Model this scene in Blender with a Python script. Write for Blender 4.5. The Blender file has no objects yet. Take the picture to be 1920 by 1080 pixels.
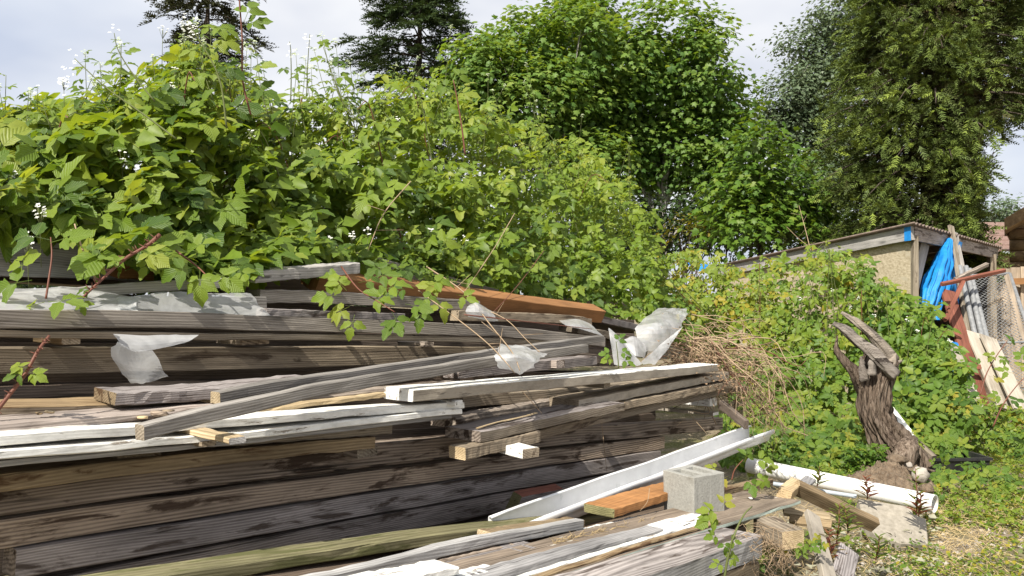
import bpy, math, random
import numpy as np
from mathutils import Vector, Matrix, Quaternion, noise as mnoise

R = random.Random(7)
NR = np.random.default_rng(11)
SC = bpy.context.scene
COL = SC.collection

# ------------------------------------------------------------------ camera
F = 1478.0
PITCH = math.radians(0.775)
CAMZ = 1.4
cam_data = bpy.data.cameras.new('camera')
cam_data.sensor_width = 36.0
cam_data.lens = 36.0 * F / 1920.0
cam_data.clip_start = 0.05
cam_data.clip_end = 2000
cam = bpy.data.objects.new('camera', cam_data)
COL.objects.link(cam)
cam.location = (0, 0, CAMZ)
cam.rotation_euler = (math.radians(90) + PITCH, 0, 0)
SC.camera = cam

# ------------------------------------------------------------------ light
SUN_H = Vector((-0.52, -0.854, 0)).normalized()
SUN_EL = math.radians(45)
SUN_DIR = Vector((SUN_H.x * math.cos(SUN_EL), SUN_H.y * math.cos(SUN_EL), math.sin(SUN_EL)))
sun_data = bpy.data.lights.new('sun', 'SUN')
sun_data.energy = 3.8
sun_data.angle = math.radians(0.55)
sun_data.color = (1.0, 0.945, 0.84)
sun = bpy.data.objects.new('sun', sun_data)
COL.objects.link(sun)
sun.rotation_euler = SUN_DIR.to_track_quat('Z', 'Y').to_euler()

world = bpy.data.worlds.new('World')
SC.world = world
world.use_nodes = True
wn, wl = world.node_tree.nodes, world.node_tree.links
wn.clear()
w_out = wn.new('ShaderNodeOutputWorld')
sky = wn.new('ShaderNodeTexSky')
sky.sky_type = 'NISHITA'
sky.sun_disc = False
sky.sun_elevation = SUN_EL
sky.sun_rotation = math.atan2(SUN_DIR.x, SUN_DIR.y)
bg1 = wn.new('ShaderNodeBackground'); bg1.inputs[1].default_value = 0.10
wl.new(sky.outputs[0], bg1.inputs[0])
bg2 = wn.new('ShaderNodeBackground'); bg2.inputs[1].default_value = 0.52
tc = wn.new('ShaderNodeTexCoord')
mp = wn.new('ShaderNodeMapping'); mp.inputs['Scale'].default_value = (1.0, 1.0, 2.4)
mp.inputs['Location'].default_value = (3.1, 0.4, 0.35)
wl.new(tc.outputs['Generated'], mp.inputs[0])
nz = wn.new('ShaderNodeTexNoise'); nz.inputs['Scale'].default_value = 1.7
nz.inputs['Detail'].default_value = 5; nz.inputs['Roughness'].default_value = 0.48
wl.new(mp.outputs[0], nz.inputs['Vector'])
cr = wn.new('ShaderNodeValToRGB')
cr.color_ramp.elements[0].position = 0.30; cr.color_ramp.elements[0].color = (0.80, 0.80, 0.80, 1)
cr.color_ramp.elements[1].position = 0.52; cr.color_ramp.elements[1].color = (0.97, 0.97, 0.97, 1)
wl.new(nz.outputs[0], cr.inputs[0])
nz2 = wn.new('ShaderNodeTexNoise'); nz2.inputs['Scale'].default_value = 2.6
nz2.inputs['Detail'].default_value = 4; nz2.inputs['Roughness'].default_value = 0.5
wl.new(mp.outputs[0], nz2.inputs['Vector'])
cr2 = wn.new('ShaderNodeValToRGB')
cr2.color_ramp.elements[0].position = 0.34; cr2.color_ramp.elements[0].color = (0.62, 0.66, 0.77, 1)
cr2.color_ramp.elements[1].position = 0.66; cr2.color_ramp.elements[1].color = (1.0, 1.0, 1.0, 1)
wl.new(nz2.outputs[0], cr2.inputs[0])
wl.new(cr2.outputs[0], bg2.inputs[0])
mixw = wn.new('ShaderNodeMixShader')
wl.new(cr.outputs[0], mixw.inputs[0]); wl.new(bg1.outputs[0], mixw.inputs[1]); wl.new(bg2.outputs[0], mixw.inputs[2])
wl.new(mixw.outputs[0], w_out.inputs[0])

SC.view_settings.view_transform = 'Standard'
SC.view_settings.look = 'None'
SC.view_settings.exposure = 1.03
SC.view_settings.gamma = 1.0
SC.view_settings.use_curve_mapping = False
SC.render.engine = 'CYCLES'
SC.cycles.max_bounces = 8
SC.cycles.transparent_max_bounces = 8
SC.cycles.use_denoising = True

# ------------------------------------------------------------------ helpers
CP, SP = math.cos(PITCH), math.sin(PITCH)
def P(px, py, d):
    """the point seen at photo pixel (px, py) at d metres along the view axis"""
    x = (px - 960.0) / F * d
    v = (540.0 - py) / F * d
    return Vector((x, d * CP - v * SP, CAMZ + d * SP + v * CP))

def tag(o, label=None, cat=None, group=None, kind=None):
    if label: o['label'] = label
    if cat: o['category'] = cat
    if group: o['group'] = group
    if kind: o['kind'] = kind
    return o

def empty(name, loc, label=None, cat=None, group=None):
    o = bpy.data.objects.new(name, None)
    COL.objects.link(o)
    o.location = loc
    o.empty_display_size = 0.1
    return tag(o, label, cat, group)

def link(name, me, parent=None, mat=None, loc=None):
    o = bpy.data.objects.new(name, me)
    COL.objects.link(o)
    if mat is not None:
        ms = mat if isinstance(mat, (list, tuple)) else [mat]
        if len(me.materials) == 0:
            for m in ms: me.materials.append(m)
    if parent is not None:
        o.parent = parent
        pl = Vector(parent.location)
        o.location = (Vector(loc) - pl) if loc is not None else -pl
    elif loc is not None:
        o.location = loc
    return o

def pymesh(name, V, Fc, uv=None, smooth=False, matidx=None):
    me = bpy.data.meshes.new(name)
    me.from_pydata([tuple(v) for v in V], [], Fc)
    if smooth:
        me.polygons.foreach_set('use_smooth', [True] * len(me.polygons))
    if matidx is not None:
        me.polygons.foreach_set('material_index', matidx)
    me.update()
    return me

def npmesh(name, V, T, uv=None, tint=None, smooth=False):
    V = np.asarray(V, dtype=np.float32); T = np.asarray(T, dtype=np.int32)
    n, m = len(V), len(T)
    k = T.shape[1]
    me = bpy.data.meshes.new(name)
    me.vertices.add(n); me.vertices.foreach_set('co', V.ravel())
    me.loops.add(m * k); me.loops.foreach_set('vertex_index', T.ravel())
    me.polygons.add(m)
    me.polygons.foreach_set('loop_start', np.arange(0, m * k, k, dtype=np.int32))
    if smooth:
        me.polygons.foreach_set('use_smooth', np.ones(m, dtype=bool))
    if uv is not None:
        l = me.uv_layers.new(name='UVMap')
        l.data.foreach_set('uv', np.asarray(uv, dtype=np.float32)[T.ravel()].ravel())
    if tint is not None:
        a = me.attributes.new('tint', 'FLOAT', 'POINT')
        a.data.foreach_set('value', np.asarray(tint, dtype=np.float32))
    me.update(calc_edges=True)
    return me

class Tubes:
    """collects tapered tubes into one mesh"""
    def __init__(s): s.V = []; s.F = []
    def add(s, pts, r0, r1=None, n=5, jit=0.0):
        if r1 is None: r1 = r0
        pts = [Vector(p) for p in pts]
        k = len(pts)
        base = len(s.V)
        ref = Vector((0.31, 0.17, 0.93))
        for i, p in enumerate(pts):
            a = pts[min(i + 1, k - 1)] - pts[max(i - 1, 0)]
            if a.length < 1e-9: a = Vector((0, 0, 1))
            a.normalize()
            u = a.cross(ref)
            if u.length < 1e-3: u = a.cross(Vector((1, 0, 0)))
            u.normalize(); v = a.cross(u)
            t = i / max(1, k - 1)
            r = r0 + (r1 - r0) * t
            for j in range(n):
                an = 2 * math.pi * j / n
                rr = r * (1 + (R.uniform(-jit, jit) if jit else 0))
                s.V.append(p + u * (rr * math.cos(an)) + v * (rr * math.sin(an)))
        for i in range(k - 1):
            for j in range(n):
                a0 = base + i * n + j; a1 = base + i * n + (j + 1) % n
                s.F.append((a0, a1, a1 + n, a0 + n))
        s.F.append(tuple(base + j for j in range(n))[::-1])
        s.F.append(tuple(base + (k - 1) * n + j for j in range(n)))
        return s
    def mesh(s, name): return pymesh(name, s.V, s.F, smooth=True)

def curve_pts(ctrl, n=10):
    """Catmull-Rom through control points"""
    c = [Vector(p) for p in ctrl]
    if len(c) == 2:
        return [c[0].lerp(c[1], i / (n - 1)) for i in range(n)]
    c = [c[0] * 2 - c[1]] + c + [c[-1] * 2 - c[-2]]
    segs = len(c) - 3
    out = []
    for i in range(n):
        t = i / (n - 1) * segs
        s_ = min(int(t), segs - 1); f = t - s_
        p0, p1, p2, p3 = c[s_:s_ + 4]
        out.append(0.5 * ((2 * p1) + (p2 - p0) * f + (2 * p0 - 5 * p1 + 4 * p2 - p3) * f * f + (3 * p1 - p0 - 3 * p2 + p3) * f ** 3))
    return out

# ------------------------------------------------------------------ materials
def nmat(name):
    m = bpy.data.materials.new(name)
    m.use_nodes = True
    nt = m.node_tree
    b = nt.nodes['Principled BSDF']
    return m, nt.nodes, nt.links, b

def ramp(n, stops):
    r = n.new('ShaderNodeValToRGB')
    e = r.color_ramp.elements
    while len(e) < len(stops): e.new(0.5)
    for i, (p, c) in enumerate(stops):
        e[i].position = p
        e[i].color = (c, c, c, 1) if isinstance(c, (int, float)) else (*c, 1)
    return r

def mixc(n, l, fac, a, b, mode='MIX'):
    x = n.new('ShaderNodeMix'); x.data_type = 'RGBA'; x.blend_type = mode
    if isinstance(fac, (int, float)): x.inputs[0].default_value = fac
    else: l.new(fac, x.inputs[0])
    for sck, v in ((6, a), (7, b)):
        if isinstance(v, tuple): x.inputs[sck].default_value = (*v, 1)
        else: l.new(v, x.inputs[sck])
    return x.outputs[2]

def math_(n, l, op, a, b=None, clamp=False):
    x = n.new('ShaderNodeMath'); x.operation = op; x.use_clamp = clamp
    for i, v in enumerate((a, b)):
        if v is None: continue
        if isinstance(v, (int, float)): x.inputs[i].default_value = v
        else: l.new(v, x.inputs[i])
    return x.outputs[0]

def objvec(n, l, scale=(1, 1, 1), rnd=True, seed=0.0):
    tcn = n.new('ShaderNodeTexCoord')
    v = tcn.outputs['Object']
    if rnd:
        oi = n.new('ShaderNodeObjectInfo')
        k = math_(n, l, 'MULTIPLY', oi.outputs['Random'], 53.0)
        cx = n.new('ShaderNodeCombineXYZ')
        l.new(k, cx.inputs[0]); l.new(math_(n, l, 'MULTIPLY', oi.outputs['Random'], 0.31), cx.inputs[1])
        l.new(math_(n, l, 'MULTIPLY', oi.outputs['Random'], 0.17), cx.inputs[2])
        ad = n.new('ShaderNodeVectorMath'); ad.operation = 'ADD'
        l.new(v, ad.inputs[0]); l.new(cx.outputs[0], ad.inputs[1]); v = ad.outputs[0]
    m = n.new('ShaderNodeMapping')
    m.inputs['Scale'].default_value = scale
    m.inputs['Location'].default_value = (seed, seed * 0.7, seed * 1.3)
    l.new(v, m.inputs[0])
    return m.outputs[0]

def noise(n, l, vec, scale=1.0, detail=4, rough=0.55, dist=0.0):
    t = n.new('ShaderNodeTexNoise')
    t.inputs['Scale'].default_value = scale; t.inputs['Detail'].default_value = detail
    t.inputs['Roughness'].default_value = rough; t.inputs['Distortion'].default_value = dist
    l.new(vec, t.inputs['Vector'])
    return t.outputs[0]

def wood(name, light, dark, stain=None, stain_lo=0.55, paint=None, paint_lo=0.4, ring=26.0, bump=0.6, seed=0.0, crack=0.75, rw=0.16):
    m, n, l, b = nmat(name)
    rv = objvec(n, l, (0.13, 1, 1), seed=seed)
    ad = n.new('ShaderNodeVectorMath'); ad.operation = 'ADD'
    wob = n.new('ShaderNodeTexNoise'); wob.inputs['Scale'].default_value = 3.0; wob.inputs['Detail'].default_value = 2
    l.new(rv, wob.inputs['Vector'])
    sc = n.new('ShaderNodeVectorMath'); sc.operation = 'SCALE'; sc.inputs['Scale'].default_value = 0.16
    l.new(wob.outputs['Color'], sc.inputs[0]); l.new(rv, ad.inputs[0]); l.new(sc.outputs[0], ad.inputs[1])
    wv = n.new('ShaderNodeTexWave'); wv.wave_type = 'RINGS'; wv.rings_direction = 'X'
    wv.inputs['Scale'].default_value = ring * 1.5; wv.inputs['Distortion'].default_value = 1.6
    wv.inputs['Detail'].default_value = 2.0; wv.inputs['Detail Scale'].default_value = 0.8
    l.new(ad.outputs[0], wv.inputs['Vector'])
    fib = noise(n, l, objvec(n, l, (5.0, 150, 150), seed=seed), 1.0, 6, 0.68)
    fib2 = noise(n, l, objvec(n, l, (1.0, 28, 28), seed=seed + 3), 1.0, 3, 0.5)
    big = noise(n, l, objvec(n, l, (2.2, 7, 7), seed=seed + 9), 1.0, 5, 0.6)
    g = math_(n, l, 'ADD', math_(n, l, 'MULTIPLY', wv.outputs['Fac'], rw), math_(n, l, 'MULTIPLY', fib, 0.62))
    g = math_(n, l, 'ADD', g, math_(n, l, 'MULTIPLY', fib2, 0.48))
    rp = ramp(n, [(0.36, dark), (0.82, light)]); l.new(g, rp.inputs[0])
    c = rp.outputs[0]
    # broad weathering, dark to pale along the plank
    rb = ramp(n, [(0.28, 0.55), (0.72, 1.30)]); l.new(big, rb.inputs[0])
    c = mixc(n, l, 0.85, c, rb.outputs[0], 'MULTIPLY')
    if stain is not None:
        st = noise(n, l, objvec(n, l, (3.2, 16, 16), seed=seed + 21), 1.0, 6, 0.66, 0.6)
        rs = ramp(n, [(stain_lo, 0.0), (stain_lo + 0.09, 1.0)]); l.new(math_(n, l, 'ADD', st, math_(n, l, 'MULTIPLY', math_(n, l, 'SUBTRACT', fib2, 0.5), 0.55)), rs.inputs[0])
        c = mixc(n, l, math_(n, l, 'MULTIPLY', rs.outputs[0], 0.9), c, stain)
    ck = noise(n, l, objvec(n, l, (0.9, 62, 62), seed=seed + 5), 1.0, 2, 0.5)
    rc = ramp(n, [(0.28, 1.0), (0.34, 0.0)]); l.new(ck, rc.inputs[0])
    c = mixc(n, l, math_(n, l, 'MULTIPLY', rc.outputs[0], crack), c, (0.018, 0.014, 0.011))
    oi = n.new('ShaderNodeObjectInfo')
    rv_ = ramp(n, [(0.0, (0.74, 0.74, 0.76)), (0.35, (1.06, 1.0, 0.93)), (0.7, (0.90, 0.92, 0.96)), (1.0, (1.20, 1.15, 1.06))]); l.new(oi.outputs['Random'], rv_.inputs[0])
    c = mixc(n, l, 1.0, c, rv_.outputs[0], 'MULTIPLY')
    # knots
    vo = n.new('ShaderNodeTexVoronoi'); vo.inputs['Scale'].default_value = 1.0
    l.new(objvec(n, l, (2.1, 7.5, 7.5), seed=seed + 2), vo.inputs['Vector'])
    rk = ramp(n, [(0.05, 1.0), (0.17, 0.0)]); l.new(vo.outputs['Distance'], rk.inputs[0])
    c = mixc(n, l, math_(n, l, 'MULTIPLY', rk.outputs[0], 0.7), c, tuple(x * 0.5 for x in dark))
    h = math_(n, l, 'SUBTRACT', g, math_(n, l, 'MULTIPLY', rc.outputs[0], 0.5))
    rough_v = 0.86
    if paint is not None:
        pm = noise(n, l, objvec(n, l, (5, 34, 34), seed=seed + 31), 1.0, 6, 0.7)
        rp2 = ramp(n, [(paint_lo, 0.0), (paint_lo + 0.05, 1.0)]); l.new(pm, rp2.inputs[0])
        dirt = noise(n, l, objvec(n, l, (6, 14, 14), seed=seed + 37), 1.0, 6, 0.7)
        rd = ramp(n, [(0.3, 0.52), (0.58, 1.0)]); l.new(dirt, rd.inputs[0])
        pc = mixc(n, l, 0.9, paint, rd.outputs[0], 'MULTIPLY')
        c = mixc(n, l, rp2.outputs[0], c, pc)
        h = math_(n, l, 'ADD', math_(n, l, 'MULTIPLY', h, 0.6), math_(n, l, 'MULTIPLY', rp2.outputs[0], 0.25))
    l.new(c, b.inputs['Base Color'])
    b.inputs['Roughness'].default_value = rough_v
    b.inputs['Specular IOR Level'].default_value = 0.25
    bp = n.new('ShaderNodeBump'); bp.inputs['Strength'].default_value = bump; bp.inputs['Distance'].default_value = 0.006
    l.new(h, bp.inputs['Height']); l.new(bp.outputs[0], b.inputs['Normal'])
    return m

def rough(name, c1, c2, scale=20.0, bump=0.4, rgh=0.85, dist=0.01, rnd=True, spec=0.25, c3=None, sc3=3.0, lo3=0.5, stretch=(1, 1, 1)):
    m, n, l, b = nmat(name)
    v = objvec(n, l, stretch, rnd=rnd)
    f = noise(n, l, v, scale, 6, 0.65)
    rp = ramp(n, [(0.32, c1), (0.68, c2)]); l.new(f, rp.inputs[0])
    c = rp.outputs[0]
    if c3 is not None:
        f3 = noise(n, l, v, sc3, 5, 0.6)
        r3 = ramp(n, [(lo3, 0.0), (lo3 + 0.14, 1.0)]); l.new(f3, r3.inputs[0])
        c = mixc(n, l, r3.outputs[0], c, c3)
    l.new(c, b.inputs['Base Color']); b.inputs['Roughness'].default_value = rgh
    b.inputs['Specular IOR Level'].default_value = spec
    bp = n.new('ShaderNodeBump'); bp.inputs['Strength'].default_value = bump; bp.inputs['Distance'].default_value = dist
    l.new(f, bp.inputs['Height']); l.new(bp.outputs[0], b.inputs['Normal'])
    return m

def leafmat(name, stops, under=None, use_obj=False, trans=0.38, rgh=0.5, veins=False, tcol=None, spec=0.35):
    m, n, l, b = nmat(name)
    if use_obj:
        oi = n.new('ShaderNodeObjectInfo'); f = oi.outputs['Random']
    else:
        at = n.new('ShaderNodeAttribute'); at.attribute_name = 'tint'; f = at.outputs['Fac']
    rp = ramp(n, stops); l.new(f, rp.inputs[0])
    c = rp.outputs[0]
    h = None
    if veins:
        uv = n.new('ShaderNodeTexCoord')
        sx = n.new('ShaderNodeSeparateXYZ'); l.new(uv.outputs['UV'], sx.inputs[0])
        au = math_(n, l, 'ABSOLUTE', sx.outputs[0])
        ph = math_(n, l, 'SUBTRACT', math_(n, l, 'MULTIPLY', sx.outputs[1], 50.0), math_(n, l, 'MULTIPLY', au, 20.0))
        sn = math_(n, l, 'SINE', ph)
        rv = ramp(n, [(0.80, 0.0), (0.97, 1.0)]); l.new(math_(n, l, 'ADD', math_(n, l, 'MULTIPLY', sn, 0.5), 0.5), rv.inputs[0])
        rm = ramp(n, [(0.03, 1.0), (0.09, 0.0)]); l.new(au, rm.inputs[0])
        vein = math_(n, l, 'MAXIMUM', rv.outputs[0], rm.outputs[0])
        c = mixc(n, l, math_(n, l, 'MULTIPLY', vein, 0.32), c, (0.22, 0.30, 0.07))
        h = math_(n, l, 'SUBTRACT', math_(n, l, 'MULTIPLY', sn, -0.5), vein)
    # small blotches
    tcn = n.new('ShaderNodeTexCoord')
    nzv = noise(n, l, tcn.outputs['Object'], 35.0, 3, 0.6)
    rz = ramp(n, [(0.3, 0.78), (0.7, 1.12)]); l.new(nzv, rz.inputs[0])
    c = mixc(n, l, 0.7, c, rz.outputs[0], 'MULTIPLY')
    if under is not None:
        ge = n.new('ShaderNodeNewGeometry')
        cb = mixc(n, l, ge.outputs['Backfacing'], c, under)
    else: cb = c
    l.new(cb, b.inputs['Base Color'])
    b.inputs['Roughness'].default_value = rgh
    b.inputs['Specular IOR Level'].default_value = spec
    if h is not None:
        bp = n.new('ShaderNodeBump'); bp.inputs['Strength'].default_value = 0.35; bp.inputs['Distance'].default_value = 0.004
        l.new(h, bp.inputs['Height']); l.new(bp.outputs[0], b.inputs['Normal'])
    tr = n.new('ShaderNodeBsdfTranslucent')
    tc2 = mixc(n, l, 1.0, c, tcol or (1.5, 1.35, 0.45), 'MULTIPLY')
    l.new(tc2, tr.inputs[0])
    mx = n.new('ShaderNodeMixShader'); mx.inputs[0].default_value = trans
    l.new(b.outputs[0], mx.inputs[1]); l.new(tr.outputs[0], mx.inputs[2])
    l.new(mx.outputs[0], n['Material Output'].inputs[0])
    return m

def plain(name, c, rgh=0.5, spec=0.3, metal=0.0):
    m, n, l, b = nmat(name)
    v = objvec(n, l, (1, 1, 1))
    f = noise(n, l, v, 14.0, 5, 0.65)
    rp = ramp(n, [(0.3, tuple(x * 0.78 for x in c)), (0.7, c)]); l.new(f, rp.inputs[0])
    l.new(rp.outputs[0], b.inputs['Base Color'])
    b.inputs['Roughness'].default_value = rgh; b.inputs['Specular IOR Level'].default_value = spec
    b.inputs['Metallic'].default_value = metal
    return m

M = {}
M['grey'] = wood('weathered grey wood', (0.36, 0.335, 0.30), (0.085, 0.073, 0.062), seed=1)
M['greywarm'] = wood('weathered tan grey wood', (0.37, 0.315, 0.24), (0.095, 0.072, 0.050), seed=4, stain=(0.07, 0.05, 0.035), stain_lo=0.60)
M['silver'] = wood('silver grey wood', (0.47, 0.46, 0.45), (0.17, 0.165, 0.16), seed=8, bump=0.4)
M['purple'] = wood('damp purplish grey wood', (0.43, 0.385, 0.36), (0.10, 0.083, 0.075), seed=12, stain=(0.060, 0.042, 0.032), stain_lo=0.54, rw=0.24)
M['brown'] = wood('dark brown damp wood', (0.42, 0.35, 0.285), (0.085, 0.065, 0.050), seed=15, stain=(0.042, 0.025, 0.016), stain_lo=0.53, ring=18, rw=0.32)
M['tan'] = wood('tan wood with brown stains', (0.38, 0.29, 0.175), (0.12, 0.082, 0.045), seed=18, stain=(0.075, 0.038, 0.016), stain_lo=0.545)
M['pale'] = wood('pale fresh wood', (0.56, 0.45, 0.29), (0.27, 0.20, 0.11), seed=22, crack=0.3)
M['moss'] = wood('green mossy wood', (0.31, 0.28, 0.15), (0.10, 0.088, 0.042), seed=25, stain=(0.105, 0.105, 0.038), stain_lo=0.50, bump=0.5)
M['white'] = wood('white painted wood', (0.33, 0.29, 0.24), (0.10, 0.08, 0.06), seed=28, paint=(0.80, 0.79, 0.75), paint_lo=0.38, bump=0.35)
M['dirtydimwhite'] = wood('dirty worn white paint', (0.34, 0.30, 0.245), (0.17, 0.14, 0.11), seed=31, paint=(0.345, 0.305, 0.25), paint_lo=0.36, bump=0.3)  # colour mixes real dirt with the dim light on the board's front
M['green'] = wood('pale green painted edge', (0.30, 0.26, 0.2), (0.1, 0.08, 0.06), seed=34, paint=(0.55, 0.63, 0.55), paint_lo=0.33, bump=0.3)
M['worn'] = wood('brown weathered board with paint remains', (0.30, 0.245, 0.19), (0.085, 0.064, 0.048), seed=37, paint=(0.70, 0.66, 0.58), paint_lo=0.66)
M['orange'] = wood('orange stained timber', (0.34, 0.172, 0.070), (0.20, 0.094, 0.036), seed=40, crack=0.25, bump=0.25)
M['mossend'] = wood('mossy cut end', (0.23, 0.215, 0.11), (0.10, 0.10, 0.045), seed=43)
M['redbrown'] = wood('red brown painted wood', (0.25, 0.095, 0.065), (0.13, 0.05, 0.036), seed=46, crack=0.4)
M['shade'] = wood('brown inner wood darkened for shade', (0.21, 0.165, 0.13), (0.06, 0.045, 0.035), seed=49)  # darker brown puts the shade of pile and shed into the colour
# ------------------------------------------------------------------ setting: ground
def gz(x, y):
    """ground height"""
    h = 0.05 * mnoise.noise(Vector((x * 0.5, y * 0.5, 0.3))) + 0.025 * mnoise.noise(Vector((x * 1.9, y * 1.9, 4.3)))
    return h

def build_ground():
    xs = np.concatenate([np.linspace(-900, -16, 14), np.linspace(-14, 18, 129), np.linspace(20, 900, 14)])
    ys = np.concatenate([np.linspace(-300, -6, 8), np.linspace(-4, 22, 105), np.linspace(24, 1500, 18)])
    V = []
    for y in ys:
        for x in xs:
            z = gz(x, y) + (0.012 * mnoise.noise(Vector((x * 7, y * 7, 1.1))))
            V.append((x, y, z))
    nx = len(xs)
    Fc = [(j * nx + i, j * nx + i + 1, (j + 1) * nx + i + 1, (j + 1) * nx + i) for j in range(len(ys) - 1) for i in range(nx - 1)]
    me = pymesh('ground', V, Fc, smooth=True)
    m, n, l, b = nmat('dirt gravel and dry grass ground')
    tcn = n.new('ShaderNodeTexCoord'); v = tcn.outputs['Object']
    f = noise(n, l, v, 46.0, 6, 0.7); f2 = noise(n, l, v, 2.3, 5, 0.6); f3 = noise(n, l, v, 240.0, 3, 0.6)
    r1 = ramp(n, [(0.28, (0.10, 0.075, 0.05)), (0.5, (0.26, 0.21, 0.145)), (0.74, (0.42, 0.36, 0.27))]); l.new(f, r1.inputs[0])
    r2 = ramp(n, [(0.46, 0.0), (0.62, 0.8)]); l.new(f2, r2.inputs[0])
    c = mixc(n, l, r2.outputs[0], r1.outputs[0], (0.12, 0.13, 0.035))
    l.new(c, b.inputs['Base Color']); b.inputs['Roughness'].default_value = 0.95
    b.inputs['Specular IOR Level'].default_value = 0.15
    bp = n.new('ShaderNodeBump'); bp.inputs['Strength'].default_value = 0.8; bp.inputs['Distance'].default_value = 0.02
    l.new(math_(n, l, 'ADD', f, math_(n, l, 'MULTIPLY', f3, 0.4)), bp.inputs['Height']); l.new(bp.outputs[0], b.inputs['Normal'])
    o = link('ground', me, mat=m)
    tag(o, kind='structure')
build_ground()

# ------------------------------------------------------------------ lumber
DX, DY = 0.839, 1.0            # plan direction of the stack
BACK = Vector((-DY, DX, 0)).normalized()
ALONG = Vector((DX, DY, 0)).normalized()
def dep(px, C): return C / (DX - (px - 960.0) / F)

def prism(length, w, h, sag=None, ch=0.003, rings=14, jit=0.0018, seed=0, endcut=0.0, tw=0.0):
    """a sawn plank in local axes: x along, y away from its front, z up; its front top edge is the x axis.
    sag(t) gives the (y, z) offset of the line at t in 0..1"""
    rr = random.Random(seed)
    sec = [(0, -ch), (ch, 0), (w - ch, 0), (w, -ch), (w, -h + ch), (w - ch, -h), (ch, -h), (0, -h + ch)]
    V, Fc, mi = [], [], []
    for i in range(rings + 1):
        t = i / rings
        oy, oz = sag(t) if sag else (0, 0)
        jy = rr.uniform(-jit, jit); jz = rr.uniform(-jit, jit)
        tilt = tw * (t - 0.5)
        for (y, z) in sec:
            x = length * t
            if i == 0: x += endcut * (y / w) + rr.uniform(0, 0.004)
            if i == rings: x += -endcut * (y / w) - rr.uniform(0, 0.004)
            cy = cz = 0.0
            if rr.random() < 0.05:      # chipped edges
                cy = (0.5 if y < w / 2 else -0.5) * min(0.010, w * 0.12) * rr.random(); cz = (-0.5 if z > -h / 2 else 0.5) * min(0.010, h * 0.2) * rr.random()
            V.append((x, y + oy + jy + cy + rr.uniform(-jit, jit) * 0.5, z + oz + jz + cz + tilt * y + rr.uniform(-jit, jit) * 0.5))
    k = 8
    slot = [0, 1, 0, 3, 2, 2, 0, 0]
    slot = {7: 0, 0: 1, 1: 1, 2: 1, 3: 3, 4: 3, 5: 2, 6: 0}
    for i in range(rings):
        for j in range(k):
            a = i * k + j; b = i * k + (j + 1) % k
            Fc.append((a, a + k, b + k, b)); mi.append(slot[j])
    Fc.append(tuple(range(k))); mi.append(4)
    Fc.append(tuple(rings * k + j for j in range(k))[::-1]); mi.append(5)
    return V, Fc, mi

NPL = [0]
def plank(name, label, cat, pts, h, w, mat, C, roll=0.0, top=None, end=None, group='stacked lumber', ext0=0.0, ext1=0.0, back=None, rings=26, jit=0.0018, endcut=0.0):
    """pts: the front top edge in photo pixels, left to right; C: plan distance of the front (one value or left/right)"""
    NPL[0] += 1
    CL, CR = C if isinstance(C, tuple) else (C, C)
    x0, x1 = pts[0][0], pts[-1][0]
    Q = []
    for (px, py) in pts:
        t = (px - x0) / (x1 - x0)
        Q.append(P(px, py, dep(px, CL + (CR - CL) * t)))
    a = (Q[-1] - Q[0]).normalized()
    if ext0: Q[0] = Q[0] - (Q[1] - Q[0]).normalized() * ext0
    if ext1: Q[-1] = Q[-1] + (Q[-1] - Q[-2]).normalized() * ext1
    bvec = Vector((-a.y, a.x, 0)).normalized()
    if roll:
        bvec = Quaternion(a, math.radians(roll)) @ bvec
    u = a.cross(bvec)
    Mx = Matrix((a, bvec, u)).transposed()
    L = (Q[-1] - Q[0]).length
    Mi = Mx.transposed()
    loc = [Mi @ (q - Q[0]) for q in Q]
    lx = np.array([p.x for p in loc]); ly = np.array([p.y for p in loc]); lz = np.array([p.z for p in loc])
    if len(pts) > 2:
        cp = curve_pts([Vector((p.x, p.y, p.z)) for p in loc], 40)
        lx = np.array([p.x for p in cp]); ly = np.array([p.y for p in cp]); lz = np.array([p.z for p in cp])
    sag = lambda t: (float(np.interp(t * L, lx, ly)), float(np.interp(t * L, lx, lz)))
    V, Fc, mi = prism(L, w, h, sag, seed=NPL[0], rings=rings, jit=jit, endcut=endcut, ch=min(0.003, h * 0.2))
    me = pymesh(name, V, Fc)
    front = M[mat]
    mats = [front, M[top or mat], M[mat], M[back or mat], M[end or mat], M[end or mat]]
    for m_ in mats: me.materials.append(m_)
    me.polygons.foreach_set('material_index', mi)
    o = bpy.data.objects.new(name, me); COL.objects.link(o)
    o.matrix_world = Matrix.Translation(Q[0]) @ Mx.to_4x4()
    tag(o, label, cat, group)
    return o

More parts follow.
